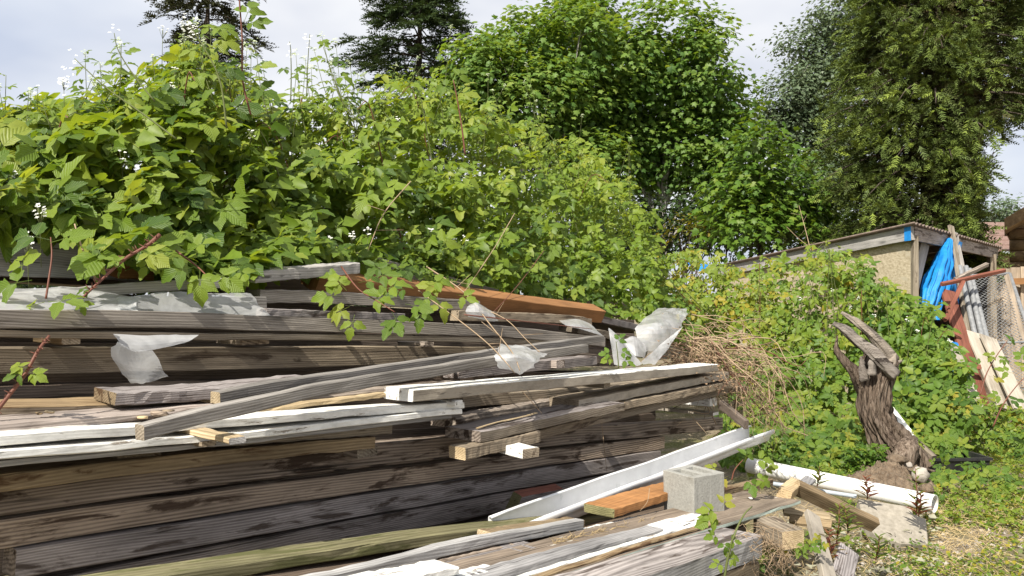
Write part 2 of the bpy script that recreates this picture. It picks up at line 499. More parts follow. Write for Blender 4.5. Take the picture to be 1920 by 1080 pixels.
def bar(name, label, cat, p0, p1, w, h, mat, up=None, group=None, top=None, end=None, parent=None, rings=8, jit=0.0012):
    """a bar whose axis runs p0 -> p1 through the centre of its section"""
    NPL[0] += 1
    p0, p1 = Vector(p0), Vector(p1)
    a = (p1 - p0).normalized()
    up = Vector(up) if up is not None else Vector((0, 0, 1))
    bvec = up.cross(a)
    if bvec.length < 1e-4: bvec = Vector((1, 0, 0))
    bvec.normalize(); u = a.cross(bvec)
    Mx = Matrix((a, bvec, u)).transposed()
    V, Fc, mi = prism((p1 - p0).length, w, h, None, seed=NPL[0], rings=rings, jit=jit, ch=min(0.003, 0.2 * min(w, h)))
    V = [(v[0], v[1] - w / 2, v[2] + h / 2) for v in V]
    me = pymesh(name, V, Fc)
    for m_ in [M[mat], M[top or mat], M[mat], M[mat], M[end or mat], M[end or mat]]: me.materials.append(m_)
    me.polygons.foreach_set('material_index', mi)
    o = bpy.data.objects.new(name, me); COL.objects.link(o)
    mw = Matrix.Translation(p0) @ Mx.to_4x4()
    if parent is not None:
        o.parent = parent
        o.matrix_basis = Matrix.Translation(-Vector(parent.location)) @ mw
    else: o.matrix_world = mw
    if label: tag(o, label, cat, group)
    return o

def cross(name, label, px, py, C, length, w, h, mat, end=None, yaw=0.0, pitch=0.0, top=None, cat='wood offcut', group='spacers between planks'):
    """a short piece lying across the stack; (px, py) is the middle of its near end"""
    p1 = P(px, py, dep(px, C))
    d = Quaternion((0, 0, 1), math.radians(yaw)) @ (-BACK)
    d = Vector((d.x, d.y, math.sin(math.radians(pitch)))).normalized()
    return bar(name, label, cat, p1 - d * length, p1, w, h, mat, group=group, end=end, top=top)

# ---- main stack: the lowest rows, front flush
plank('beam', 'damp brown stacked beam just under the tan stained plank, long, spans the pile', 'beam', [(0, 916), (640, 838), (1356, 783)], 0.086, 0.089, 'brown', 3.28, ext0=1.1)
plank('beam', 'brown beam in the second row under the tan plank', 'beam', [(0, 976), (640, 891), (1247, 818)], 0.080, 0.089, 'brown', 3.285, ext0=1.1)
plank('beam', 'purplish grey beam whose sawn left end shows low at the pile corner', 'beam', [(30, 1031), (640, 936), (1240, 844)], 0.083, 0.10, 'purple', 3.27, end='brown')
plank('beam', 'dark beam just above the mossy plank', 'beam', [(326, 1041), (640, 981), (1129, 892), (1232, 873)], 0.088, 0.089, 'purple', 3.30, ext0=1.4, jit=0.003)
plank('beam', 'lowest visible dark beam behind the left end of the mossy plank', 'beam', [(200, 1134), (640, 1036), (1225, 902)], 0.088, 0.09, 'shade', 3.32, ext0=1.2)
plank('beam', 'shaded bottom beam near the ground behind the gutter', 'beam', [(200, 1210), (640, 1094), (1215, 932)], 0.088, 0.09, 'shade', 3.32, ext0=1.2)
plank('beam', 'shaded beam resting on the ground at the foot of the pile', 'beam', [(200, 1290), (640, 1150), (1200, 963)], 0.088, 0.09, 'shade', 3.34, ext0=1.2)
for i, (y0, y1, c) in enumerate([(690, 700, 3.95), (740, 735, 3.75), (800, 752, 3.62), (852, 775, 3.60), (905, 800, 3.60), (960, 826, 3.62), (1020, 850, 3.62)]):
    plank('beam', 'inner beam added as dark fill behind the front rows of the pile', 'beam', [(0, y0), (1230, y1)], 0.10, 0.30, 'shade', c, ext0=1.1, group='inner beams of the pile', rings=4)  # added beams keep the gaps between the front rows dark

plank('plank', 'tan plank with dark brown stains and a rounded right end', 'plank', [(0, 892), (229, 864), (705, 818)], 0.046, 0.16, 'tan', 3.08, ext0=1.0)
plank('plank', 'short dark spacer plank above the tan stained one, pale rounded tip', 'plank', [(395, 816), (737, 795)], 0.040, 0.14, 'greywarm', 3.10)
cross('wood_offcut', 'brown block wedged in shadow between white boards and tan plank', 262, 855, 3.12, 0.25, 0.13, 0.034, 'tan')
cross('wood_offcut', 'sawn stub with curved growth rings under the tan plank end', 690, 848, 3.16, 0.25, 0.10, 0.036, 'brown', end='greywarm')

# ---- thin white boards on the left
plank('board', 'upper white painted thin board running out of frame on the left', 'board', [(0, 815), (250, 798), (535, 778), (712, 764), (872, 753)], 0.026, 0.12, 'white', 2.90, ext0=0.9, jit=0.002)
plank('board', 'lower white painted thin board with broken paint at its joint', 'board', [(0, 843), (248, 826), (520, 803), (800, 772), (867, 766)], 0.023, 0.13, 'white', 2.88, ext0=0.9, jit=0.002)
plank('board', 'grey green board tucked under the lower white board', 'board', [(0, 864), (400, 829), (712, 793), (848, 778)], 0.014, 0.12, 'silver', 2.93, ext0=0.9)
cross('wood_offcut', 'pale stick poking out between the two white boards', 446, 825, 2.62, 0.30, 0.052, 0.017, 'pale', end='silver', cat='wood stick')
cross('wood_offcut', 'broken stub under the lower white board left of the pale stick', 392, 832, 2.86, 0.16, 0.045, 0.016, 'greywarm')
cross('wood_offcut', 'small nub of wood on the right tip of the white boards', 861, 756, 2.84, 0.15, 0.045, 0.020, 'white')
plank('plank', 'yellowish thin plank edge under the curved grey plank', 'plank', [(400, 783), (560, 757), (800, 729)], 0.016, 0.15, 'pale', 3.05)
plank('plank', 'reddish brown plank just above the yellowish thin edge', 'plank', [(430, 765), (800, 722), (880, 716)], 0.030, 0.12, 'brown', 3.12)

# ---- flat planks on the left, mid height
plank('plank', 'short thick plank with a sawn left end below the hanging plastic flap', 'plank', [(216, 737), (396, 728), (600, 709)], 0.038, 0.15, 'purple', 3.10, roll=2, end='tan')
plank('plank', 'wet brown plank lying flat left of the sawn thick plank', 'plank', [(0, 763), (190, 758), (500, 742)], 0.030, 0.16, 'greywarm', 3.20, ext0=0.8, roll=3, top='tan')
plank('plank', 'wide purplish plank lying flat under pebbles and dry leaves', 'plank', [(0, 797), (187, 782), (420, 762)], 0.022, 0.26, 'purple', 3.0, ext0=0.8, roll=2, end='greywarm')
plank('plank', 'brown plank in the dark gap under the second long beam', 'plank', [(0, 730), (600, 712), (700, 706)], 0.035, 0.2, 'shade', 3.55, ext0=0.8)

# ---- the two crossing planks
plank('plank', 'long curved grey plank in front, its left end on the white board', 'plank', [(268, 797), (400, 764), (510, 740), (619, 717), (796, 690), (925, 669), (1104, 646)], 0.040, 0.045, 'grey', (2.62, 2.85), end='greywarm', rings=24)
plank('plank', 'upper curved grey plank with a cut pale left end', 'plank', [(411, 735), (520, 715), (608, 702), (796, 675), (935, 655), (1134, 629)], 0.034, 0.05, 'grey', (2.78, 2.98), end='pale', rings=22)
plank('plank', 'dark plank in the gap behind the two curved grey planks', 'plank', [(860, 690), (1120, 668)], 0.05, 0.1, 'purple', 3.25)

# ---- right hand group
plank('board', 'long thick white painted board on top with a bright left end', 'board', [(774, 731), (946, 717), (1200, 696), (1347, 683)], 0.046, 0.165, 'dirtydimwhite', 2.85, top='white', end='white', rings=20)  # front coloured darker than top and end, imitating grazing light on dirty paint
plank('plank', 'grey plank just under the white board with a rounded left end', 'plank', [(1085, 751), (1188, 730), (1368, 697)], 0.045, 0.18, 'dirtydimwhite', 2.88, end='greywarm', top='greywarm')
plank('plank', 'wide brown plank with pale splinter on its top', 'plank', [(900, 810), (1040, 780), (1171, 754)], 0.044, 0.20, 'greywarm', 2.76, end='brown', top='purple')
plank('plank', 'brown plank with a square reddish left end beside the joint', 'plank', [(1172, 753), (1280, 733), (1384, 712)], 0.042, 0.14, 'greywarm', 2.86, end='tan')
plank('plank', 'long thin plank at the bottom of the right group', 'plank', [(900, 836), (1080, 790), (1247, 752), (1366, 726)], 0.042, 0.10, 'greywarm', 2.92)
plank('plank', 'short plank with a pale sawn end, lowest at the left of the right group', 'plank', [(872, 840), (960, 821), (1014, 808)], 0.048, 0.09, 'greywarm', 2.74, end='pale')
plank('plank', 'cut plank stub sticking out towards the dry vines', 'plank', [(1352, 731), (1405, 724)], 0.030, 0.06, 'greywarm', 3.0)
plank('plank', 'dark brown plank in shade behind the pale splinter', 'plank', [(855, 783), (1048, 748)], 0.048, 0.16, 'brown', 3.12)
plank('plank', 'shaded plank right under the long white board', 'plank', [(868, 742), (1080, 727), (1330, 702)], 0.055, 0.10, 'greywarm', 3.22)
plank('plank', 'flat scrap of pale wood lying on top of the brown plank', 'plank', [(895, 803), (955, 786), (1008, 774)], 0.004, 0.012, 'pale', 2.80, rings=6)
cross('wood_offcut', 'white rounded stub end at the right end of the pile', 1338, 754, 2.98, 0.5, 0.10, 0.052, 'white', cat='wood offcut')
cross('wood_offcut', 'thin white slat end below the rounded stub at the pile end', 1343, 776, 2.98, 0.45, 0.085, 0.020, 'dirtydimwhite', end='white')
cross('wood_offcut', 'white sawn block jutting out below the tapered plank', 996, 850, 2.58, 0.34, 0.086, 0.038, 'white', end='greywarm', yaw=-14)
cross('wood_offcut', 'dark crosspiece end in the gap left of the green sprig', 1052, 683, 3.2, 0.4, 0.07, 0.04, 'purple')
cross('wood_offcut', 'small wood block under the right half of the white board', 1139, 722, 2.9, 0.3, 0.06, 0.03, 'greywarm')
bar('dark_strip', 'dark strip with pale edge leaning off the pile end', 'strip', P(1352, 758, 5.0), P(1400, 797, 4.7), 0.03, 0.055, 'shade', group='stacked lumber')

# ---- upper rows
plank('beam', 'long grey beam with deep grain along the front of the top', 'beam', [(0, 579), (250, 583), (400, 588), (662, 598), (800, 604), (955, 612), (1135, 633)], 0.058, 0.10, 'grey', 3.50, ext0=0.9, rings=24)
plank('board', 'thin brown board directly under the long grey top beam', 'board', [(0, 617), (400, 625), (800, 629), (1060, 640)], 0.025, 0.10, 'greywarm', 3.515, ext0=0.9)
plank('beam', 'second long beam below the grain beam of the top', 'beam', [(0, 651), (400, 651), (700, 649), (960, 651)], 0.088, 0.09, 'greywarm', 3.70, ext0=0.9, rings=20)
cross('wood_offcut', 'pale square spacer block between the two long top beams', 134, 636, 3.52, 0.25, 0.055, 0.036, 'tan', end='greywarm')
cross('wood_offcut', 'brown spacer in the dark gap under the grain beam', 480, 641, 3.62, 0.2, 0.12, 0.022, 'brown')
cross('wood_offcut', 'brown spacer in the dark gap at right under the grain beam', 805, 646, 3.66, 0.2, 0.06, 0.022, 'brown')

plank('beam', 'wide silver grey beam at the upper left under the bramble leaves', 'beam', [(0, 452), (150, 458), (300, 478)], 0.135, 0.09, 'silver', 4.40, ext0=1.2)
plank('plank', 'brown plank edge on top of the wide grey beam', 'plank', [(0, 434), (230, 446)], 0.027, 0.2, 'greywarm', 4.55, ext0=1.2)
plank('plank', 'pale grey plank half under the plastic at left', 'plank', [(60, 547), (250, 531), (455, 519)], 0.042, 0.10, 'silver', 4.0, ext0=0.6)
plank('plank', 'flat shaded plank under the plastic sheeting at left', 'plank', [(0, 566), (260, 558), (500, 556)], 0.05, 0.25, 'grey', 3.85, ext0=0.8)
plank('plank', 'silver painted plank tilted up under the bramble leaves', 'plank', [(478, 509), (580, 501), (675, 493)], 0.050, 0.09, 'silver', 3.90, roll=6, end='white')
plank('plank', 'grey plank running just below the tilted silver plank', 'plank', [(487, 543), (640, 547), (900, 564)], 0.058, 0.10, 'grey', 3.92)
plank('plank', 'dark plank in shadow above the grain beam', 'plank', [(500, 578), (760, 588)], 0.035, 0.12, 'purple', 3.75)
plank('plank', 'brown plank edge under the orange timber', 'plank', [(860, 582), (1060, 590), (1110, 598)], 0.055, 0.12, 'greywarm', 3.85)
plank('beam', 'orange stained square timber with its far end showing at right', 'timber', [(600, 517), (690, 527), (890, 553), (1044, 573), (1137, 584)], 0.092, 0.13, 'orange', 4.05, roll=24, rings=18)
plank('beam', 'orange timber end buried under leaves at left', 'timber', [(225, 483), (330, 492), (470, 505)], 0.085, 0.10, 'orange', 4.25, roll=10)
plank('plank', 'old grey plank sloping down above the orange timber', 'plank', [(640, 462), (760, 497), (940, 545)], 0.045, 0.14, 'grey', (4.5, 4.35), roll=12)
plank('plank', 'broken grey plank next to the sloping one', 'plank', [(655, 492), (760, 510), (850, 530)], 0.04, 0.12, 'purple', 4.4, roll=10)
plank('plank', 'small grey plank end under the bramble shade', 'plank', [(855, 512), (950, 535)], 0.045, 0.10, 'silver', 4.6)
plank('plank', 'weathered plank end right of the orange timber', 'plank', [(1085, 610), (1200, 634)], 0.05, 0.16, 'greywarm', 3.95, roll=6)
plank('plank', 'dark weathered plank behind the curled plastic', 'plank', [(1110, 588), (1240, 618)], 0.05, 0.16, 'purple', 4.3, roll=4)
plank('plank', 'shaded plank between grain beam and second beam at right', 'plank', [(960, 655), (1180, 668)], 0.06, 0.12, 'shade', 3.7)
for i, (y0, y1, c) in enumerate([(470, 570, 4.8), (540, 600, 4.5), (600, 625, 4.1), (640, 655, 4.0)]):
    plank('beam', 'inner beam added as dark fill behind the front rows of the pile', 'beam', [(0, y0), (1190, y1)], 0.12, 0.35, 'shade', c, ext0=1.0, group='inner beams of the pile', rings=4)  # more added beams to darken the upper gaps

# ---- low stack in front
plank('beam', 'mossy olive plank along the foot of the pile', 'plank', [(145, 1106), (560, 1040), (920, 990), (1160, 966)], 0.036, 0.10, 'moss', 2.58, roll=2)
plank('plank', 'tan plank behind the warped grey one, short left end showing', 'plank', [(930, 1001), (1098, 975)], 0.030, 0.09, 'tan', 2.42, end='pale')
plank('plank', 'warped grey plank rising from the bottom edge of the picture', 'plank', [(560, 1089), (700, 1059), (768, 1041), (880, 1012), (1010, 990), (1095, 974)], 0.036, 0.04, 'silver', 2.28, end='grey', rings=20)
plank('plank', 'brown plank end under the warped grey plank', 'plank', [(700, 1082), (870, 1043), (966, 1021)], 0.032, 0.08, 'brown', 2.26, end='pale')
plank('plank', 'dark grey plank end poking out beside the straw', 'plank', [(760, 1092), (900, 1056), (1022, 1024)], 0.042, 0.14, 'purple', 2.16)
plank('board', 'bright white board end with a rounded corner at the bottom edge', 'board', [(560, 1124), (862, 1062)], 0.022, 0.10, 'white', 1.98, top='white', end='white')
plank('board', 'short white board end right of the rounded one', 'board', [(760, 1110), (945, 1066)], 0.036, 0.07, 'white', 1.97, top='white')
plank('board', 'weathered pale plank lying flat beside the dry straw', 'board', [(860, 1098), (1057, 1041), (1244, 992)], 0.026, 0.075, 'silver', 1.925, top='silver', end='grey')
plank('plank', 'thin bent silver strip lying behind the straw', 'plank', [(1010, 1023), (1100, 992), (1250, 957)], 0.022, 0.02, 'silver', 2.30, top='white')
plank('board', 'wide weathered board with pale green front edge, cinder block on it', 'board', [(820, 1146), (1000, 1091), (1200, 1030), (1350, 984), (1501, 938)], 0.019, 0.30, 'green', 1.85, top='worn', end='green', rings=20)
plank('batten', 'thin tan batten lying along the front of the green edged board', 'batten', [(900, 1116), (1057, 1069), (1200, 1024), (1352, 978)], 0.006, 0.028, 'tan', 1.856, top='tan')
plank('batten', 'cream painted batten beside the tan one on the green edged board', 'batten', [(880, 1112), (1057, 1059), (1200, 1015), (1330, 976)], 0.006, 0.024, 'white', 1.893, top='white')
plank('paint_patch', 'patch of peeling cream paint on the board under the cinder block', 'paint patch', [(1243, 997), (1338, 969)], 0.003, 0.10, 'white', 1.94, top='white', rings=6, jit=0.004)
plank('plank', 'orange brown cut board with a mossy left end beside the cinder block', 'plank', [(1151, 955), (1250, 925), (1330, 902)], 0.036, 0.15, 'orange', 2.28, end='mossend')
plank('plank', 'reddish weathered plank on edge right of the cinder block', 'plank', [(1340, 922), (1450, 898)], 0.040, 0.06, 'tan', 2.28)
plank('beam', 'thick grey beam right under the green edged board', 'beam', [(1000, 1150), (1200, 1084), (1354, 1030), (1432, 1004)], 0.085, 0.20, 'silver', 1.62, top='purple')
plank('beam', 'grey beam at the bottom edge under the thick grey one', 'beam', [(1000, 1240), (1354, 1078), (1425, 1052)], 0.085, 0.12, 'greywarm', 1.66)
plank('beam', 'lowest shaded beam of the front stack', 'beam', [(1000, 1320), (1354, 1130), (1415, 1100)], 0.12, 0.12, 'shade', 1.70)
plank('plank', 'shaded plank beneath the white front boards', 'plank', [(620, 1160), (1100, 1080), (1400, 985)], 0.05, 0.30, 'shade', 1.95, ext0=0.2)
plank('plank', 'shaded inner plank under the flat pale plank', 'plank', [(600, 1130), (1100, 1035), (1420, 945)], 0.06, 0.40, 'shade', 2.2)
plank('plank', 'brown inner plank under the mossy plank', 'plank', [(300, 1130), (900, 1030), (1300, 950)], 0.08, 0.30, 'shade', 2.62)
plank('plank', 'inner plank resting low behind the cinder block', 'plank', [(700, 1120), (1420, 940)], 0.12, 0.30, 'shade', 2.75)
bar('wood_offcut', 'grey sawn chunk lying beneath the green board end', 'wood offcut', P(1432, 985, 3.55), P(1488, 1012, 3.35), 0.11, 0.075, 'greywarm', end='pale')
bar('wood_offcut', 'wedge of dark wood in the shade behind the gutter', 'wood offcut', P(962, 945, 3.45), P(1040, 928, 3.8), 0.05, 0.10, 'purple', up=(0.3, -0.3, 1), end='mossend', top='redbrown')
bar('wood_offcut', 'small tan block leaning on the tan post', 'wood offcut', P(1470, 927, 3.95), P(1494, 907, 4.2), 0.07, 0.05, 'pale', up=(0, -0.5, 1))
bar('wood_offcut', 'pale slat end behind the tan post by the pipe', 'wood offcut', P(1492, 921, 4.3), P(1520, 898, 4.6), 0.06, 0.02, 'silver', up=(0, -0.7, 1))
bar('fallen_post', 'tan post lying from the stack end down to the concrete slab', 'post', P(1490, 912, 4.1), P(1640, 985, 4.15), 0.045, 0.075, 'tan', up=(0.3, -0.7, 1), end='pale')
bar('leaning_post', 'white weathered post leaning down at the bottom right of the stack', 'post', P(1522, 965, 3.9), P(1556, 1095, 3.35), 0.075, 0.03, 'dirtydimwhite', up=(0.3, -1, 0.6))
bar('wood_offcut', 'split pale lath pointing at the slab', 'wood offcut', P(1468, 958, 4.0), P(1568, 972, 3.95), 0.05, 0.022, 'pale', up=(0, -0.6, 1))
bar('wood_offcut', 'second split lath under the pale one', 'wood offcut', P(1480, 974, 3.95), P(1560, 985, 3.85), 0.05, 0.02, 'tan', up=(0, -0.6, 1))
bar('wood_shingle', 'curled dark grey shingle in the weeds at the bottom edge', 'shingle', P(1592, 1030, 3.75), P(1578, 1082, 3.55), 0.10, 0.012, 'purple', up=(0.2, -0.8, 0.7))

# dry bark bits and leaves lying on the planks
def flake(name, label, px, py, d, s, mat, cat='dry leaf', group=None):
    rr = random.Random(int(px * 7 + py))
    V = []; n = 9
    V.append(Vector((0, 0, s * 0.25)))
    for i in range(n):
        a = 2 * math.pi * i / n
        V.append(Vector((math.cos(a) * s * rr.uniform(0.7, 1.2), math.sin(a) * s * 0.6 * rr.uniform(0.7, 1.2), s * rr.uniform(-0.1, 0.3))))
    for i in range(n):
        V.append(V[1 + i] * 0.9 - Vector((0, 0, s * 0.25)))
    Fc = [(0, 1 + i, 1 + (i + 1) % n) for i in range(n)] + [(1 + i, 1 + n + i, 1 + n + (i + 1) % n, 1 + (i + 1) % n) for i in range(n)]
    Fc.append(tuple(1 + n + i for i in range(n))[::-1])
    o = link(name, pymesh(name, V, Fc, smooth=True), mat=M[mat], loc=P(px, py, d))
    o.rotation_euler = (0, 0, rr.uniform(0, 6))
    return tag(o, label, cat, group)
flake('dry_leaf', 'pale crumpled dry leaf on the purplish plank, nearest the left edge', 92, 773, dep(92, 3.08), 0.018, 'pale')
flake('dry_leaf', 'olive dry leaf beside the pale crumpled one', 74, 775, dep(74, 3.08), 0.013, 'tan')
flake('dry_leaf', 'yellow curled dry leaf beside the curved plank end', 268, 783, dep(268, 2.98), 0.022, 'pale')
flake('bark_flake', 'brown bark flake behind the curved plank end', 296, 776, dep(296, 3.0), 0.03, 'brown', 'bark')
flake('bark_flake', 'thin grey bark flake near the cut plank end', 315, 771, dep(315, 3.02), 0.022, 'greywarm', 'bark')
flake('bark_flake', 'pink bark flake lying on the wide weathered board', 1425, 951, dep(1425, 1.95), 0.038, 'greywarm', 'bark')
flake('wood_chip', 'white paint chip on the weathered board behind the block', 1407, 934, dep(1407, 2.05), 0.016, 'white', 'chip')
# ------------------------------------------------------------------ more materials
M['concrete'] = rough('concrete', (0.245, 0.24, 0.22), (0.335, 0.33, 0.30), 90.0, 0.6, 0.95, 0.004, c3=(0.20, 0.19, 0.165), sc3=7.0, lo3=0.56)
M['slab'] = rough('old concrete', (0.23, 0.205, 0.165), (0.36, 0.325, 0.27), 30.0, 0.4, 0.95, 0.004)
M['pvc'] = rough('white pvc', (0.68, 0.68, 0.655), (0.82, 0.82, 0.79), 9.0, 0.05, 0.38, 0.001, spec=0.4, c3=(0.50, 0.47, 0.41), sc3=4.5, lo3=0.60)
M['gutter'] = rough('white aluminium', (0.66, 0.66, 0.66), (0.82, 0.82, 0.82), 5.0, 0.03, 0.32, 0.001, spec=0.5, c3=(0.42, 0.45, 0.43), sc3=9.0, lo3=0.62)
M['conduit'] = rough('grey conduit', (0.30, 0.34, 0.37), (0.42, 0.46, 0.50), 20.0, 0.1, 0.5, 0.001)
M['galv'] = rough('galvanised steel', (0.15, 0.155, 0.16), (0.27, 0.275, 0.28), 25.0, 0.1, 0.42, 0.001, spec=0.6)
M['blackplastic'] = rough('black plastic', (0.012, 0.012, 0.013), (0.03, 0.03, 0.032), 12.0, 0.1, 0.42, 0.002, spec=0.4)
M['dirt'] = rough('brown dirt', (0.085, 0.058, 0.038), (0.26, 0.195, 0.135), 26.0, 1.0, 0.97, 0.03, c3=(0.17, 0.135, 0.10), sc3=70.0)
M['rock'] = rough('pale stone', (0.27, 0.235, 0.20), (0.44, 0.40, 0.35), 22.0, 0.7, 0.92, 0.01)
M['osb'] = rough('weathered strand board', (0.29, 0.235, 0.155), (0.55, 0.475, 0.35), 26.0, 0.5, 0.9, 0.004, c3=(0.42, 0.37, 0.28), sc3=5.0, lo3=0.56, stretch=(1, 1, 2.0))
M['rust'] = rough('rusty corrugated roof', (0.13, 0.095, 0.078), (0.24, 0.185, 0.155), 16.0, 0.3, 0.85, 0.003)
M['tarp'] = rough('blue tarpaulin', (0.006, 0.15, 0.46), (0.016, 0.26, 0.68), 8.0, 0.3, 0.55, 0.02, spec=0.35)
M['cream'] = rough('cream board', (0.34, 0.30, 0.24), (0.46, 0.415, 0.345), 9.0, 0.2, 0.85, 0.003, c3=(0.25, 0.215, 0.17), sc3=3.0, stretch=(0.5, 3, 3))
M['fence'] = wood('pale fence wood', (0.50, 0.42, 0.33), (0.30, 0.24, 0.18), seed=60, crack=0.2)
M['log'] = rough('brown log wall', (0.17, 0.11, 0.06), (0.42, 0.29, 0.16), 6.0, 0.6, 0.9, 0.02)
M['shingle'] = rough('brown shingles', (0.16, 0.10, 0.08), (0.27, 0.18, 0.15), 12.0, 0.4, 0.9, 0.01)

def film(name, base, alpha, rgh=0.3):
    m, n, l, b = nmat(name)
    v = objvec(n, l, (1, 1, 1))
    f = noise(n, l, v, 7.0, 6, 0.65, 1.0)
    f2 = noise(n, l, v, 60.0, 3, 0.6)
    rp = ramp(n, [(0.3, tuple(x * 0.88 for x in base)), (0.6, base)]); l.new(f, rp.inputs[0])
    l.new(rp.outputs[0], b.inputs['Base Color']); b.inputs['Roughness'].default_value = rgh
    b.inputs['Specular IOR Level'].default_value = 0.5
    bp = n.new('ShaderNodeBump'); bp.inputs['Strength'].default_value = 0.12; bp.inputs['Distance'].default_value = 0.02
    l.new(f, bp.inputs['Height']); l.new(bp.outputs[0], b.inputs['Normal'])
    tr = n.new('ShaderNodeBsdfTranslucent'); l.new(rp.outputs[0], tr.inputs[0])
    m1 = n.new('ShaderNodeMixShader'); m1.inputs[0].default_value = 0.5
    l.new(b.outputs[0], m1.inputs[1]); l.new(tr.outputs[0], m1.inputs[2])
    tp = n.new('ShaderNodeBsdfTransparent')
    m2 = n.new('ShaderNodeMixShader')
    ra = ramp(n, [(0.35, alpha), (0.65, min(1.0, alpha + 0.18))]); l.new(f, ra.inputs[0])
    l.new(ra.outputs[0], m2.inputs[0])
    l.new(tp.outputs[0], m2.inputs[1]); l.new(m1.outputs[0], m2.inputs[2])
    l.new(m2.outputs[0], n['Material Output'].inputs[0])
    return m
M['film'] = film('torn translucent plastic sheeting', (0.86, 0.87, 0.88), 0.64, 0.16)
M['filmthin'] = film('thin hazy plastic sheeting', (0.78, 0.79, 0.79), 0.46, 0.18)

# ------------------------------------------------------------------ plastic sheets
def sheet_mesh(name, rows, nu=26, nv=16, wr=0.008, rag=0.35, thick=0.0, seed=0, fold=9.0, pleat=0.0, mat_smooth=None):
    if mat_smooth is None: mat_smooth = pleat > 0
    if not mat_smooth: nu = max(8, int(nu * 0.62)); nv = max(6, int(nv * 0.62)); wr *= 0.75
    """rows of (px, py, d) control points -> a wrinkled sheet with ragged edges"""
    rr = random.Random(seed)
    cols = []
    for r in rows:
        cols.append(curve_pts([P(*q) for q in r], nu))
    grid = [[None] * nu for _ in range(nv)]
    for i in range(nu):
        c = curve_pts([cols[k][i] for k in range(len(rows))], nv)
        for j in range(nv): grid[j][i] = c[j]
    V = []
    off = Vector((seed * 3.1, seed * 1.7, 0))
    for j in range(nv):
        for i in range(nu):
            p = grid[j][i]
            q = p * fold + off
            dsp = Vector((mnoise.noise(q), mnoise.noise(q + Vector((9, 3, 1))), mnoise.noise(q + Vector((2, 8, 5))))) * wr
            dsp += Vector((0, -1, 0.3)) * (wr * 2.6 * (0.3 - abs(mnoise.noise(q * 0.7 + Vector((4, 4, 7))))) + wr * 0.8 * (0.3 - abs(mnoise.noise(q * 1.9 + Vector((1, 9, 2))))))
            if pleat:
                ph = i / nu * 17.0 + 2.2 * mnoise.noise(Vector((i / nu * 3, j / nv * 1.5, seed)))
                dsp += Vector((0.35, -1, 0)) * (pleat * (0.25 + j / nv) * (1 - 2 * abs(math.sin(ph))) * 0.6)
            if rag and (i in (0, nu - 1) or j in (0, nv - 1)):
                cpt = grid[nv // 2][nu // 2]
                dsp += (cpt - p) * rag * (0.06 + 0.30 * max(-0.2, mnoise.noise(q * 1.3 + Vector((1, 5, 2)))) + 0.16 * mnoise.noise(q * 5.0))
            V.append(p + dsp)
    Fc = [(j * nu + i, j * nu + i + 1, (j + 1) * nu + i + 1, (j + 1) * nu + i) for j in range(nv - 1) for i in range(nu - 1)]
    if False:
        keep = []
        for f in Fc:
            j, i = divmod(f[0], nu)
            edge = i in (0, nu - 2) or j in (0, nv - 2)
            if edge and rr.random() < 0.22 * rag * 2: continue
            keep.append(f)
        Fc = keep
    used = sorted({v for f in Fc for v in f}); mp_ = {v: k for k, v in enumerate(used)}
    return pymesh(name, [V[v] for v in used], [tuple(mp_[v] for v in f) for f in Fc], smooth=(mat_smooth))

def C3(rows):
    return [[(px, py, dep(px, c)) for (px, py, c) in r] for r in rows]
def sheet(name, label, cat, rows, mat='film', group=None, **kw):
    return tag(link(name, sheet_mesh(name, rows, **kw), mat=M[mat]), label, cat, group)
PS = 'torn pieces of plastic sheeting on the pile'
sheet('plastic_sheet', 'bright white plastic sheet lying behind the long grain beam at far left', 'plastic sheet',
      C3([[(-60, 538, 4.0), (60, 541, 3.95), (130, 538, 4.0), (200, 546, 3.9), (262, 556, 3.85)],
          [(-60, 562, 3.75), (60, 566, 3.7), (130, 560, 3.75), (200, 566, 3.7), (260, 572, 3.7)],
          [(-60, 584, 3.56), (60, 585, 3.55), (130, 585, 3.55), (200, 587, 3.55), (268, 590, 3.56)]]), group=PS, seed=1, nu=34, wr=0.014, rag=0.2)
sheet('plastic_sheet', 'hazy grey plastic sheet standing behind the grain beam with a torn right end', 'plastic sheet',
      C3([[(205, 556, 3.78), (262, 552, 3.8), (330, 547, 3.8), (410, 551, 3.8), (462, 545, 3.78), (484, 556, 3.74)],
          [(210, 575, 3.66), (262, 574, 3.68), (330, 570, 3.68), (410, 574, 3.68), (470, 570, 3.66), (492, 574, 3.64)],
          [(215, 590, 3.58), (262, 591, 3.58), (330, 593, 3.58), (410, 595, 3.58), (470, 598, 3.57), (512, 593, 3.57)]]), mat='filmthin', group=PS, seed=2, nu=36, wr=0.012, rag=0.3)
fl = empty('plastic_flap', P(265, 670, dep(265, 3.4)), 'plastic flap hanging in two folds below the grain beam at left', 'plastic sheet', PS)
link('fold', sheet_mesh('fold', C3([[(212, 627, 3.47), (290, 628, 3.47), (372, 628, 3.47)], [(220, 638, 3.43), (270, 644, 3.42), (366, 635, 3.44)], [(226, 648, 3.42), (264, 659, 3.40), (350, 642, 3.43)]]), seed=3, nu=22, nv=10, wr=0.007, rag=0.3, fold=8.0), fl, M['film'])
link('fold', sheet_mesh('fold', C3([[(224, 641, 3.41), (250, 651, 3.40), (288, 655, 3.41)], [(207, 663, 3.37), (252, 676, 3.38), (298, 678, 3.36)], [(222, 690, 3.36), (262, 695, 3.35), (308, 694, 3.35)], [(246, 717, 3.36), (272, 719, 3.34), (320, 708, 3.36)]]), seed=4, nu=20, nv=18, wr=0.010, rag=0.6, fold=8.0), fl, M['filmthin'])
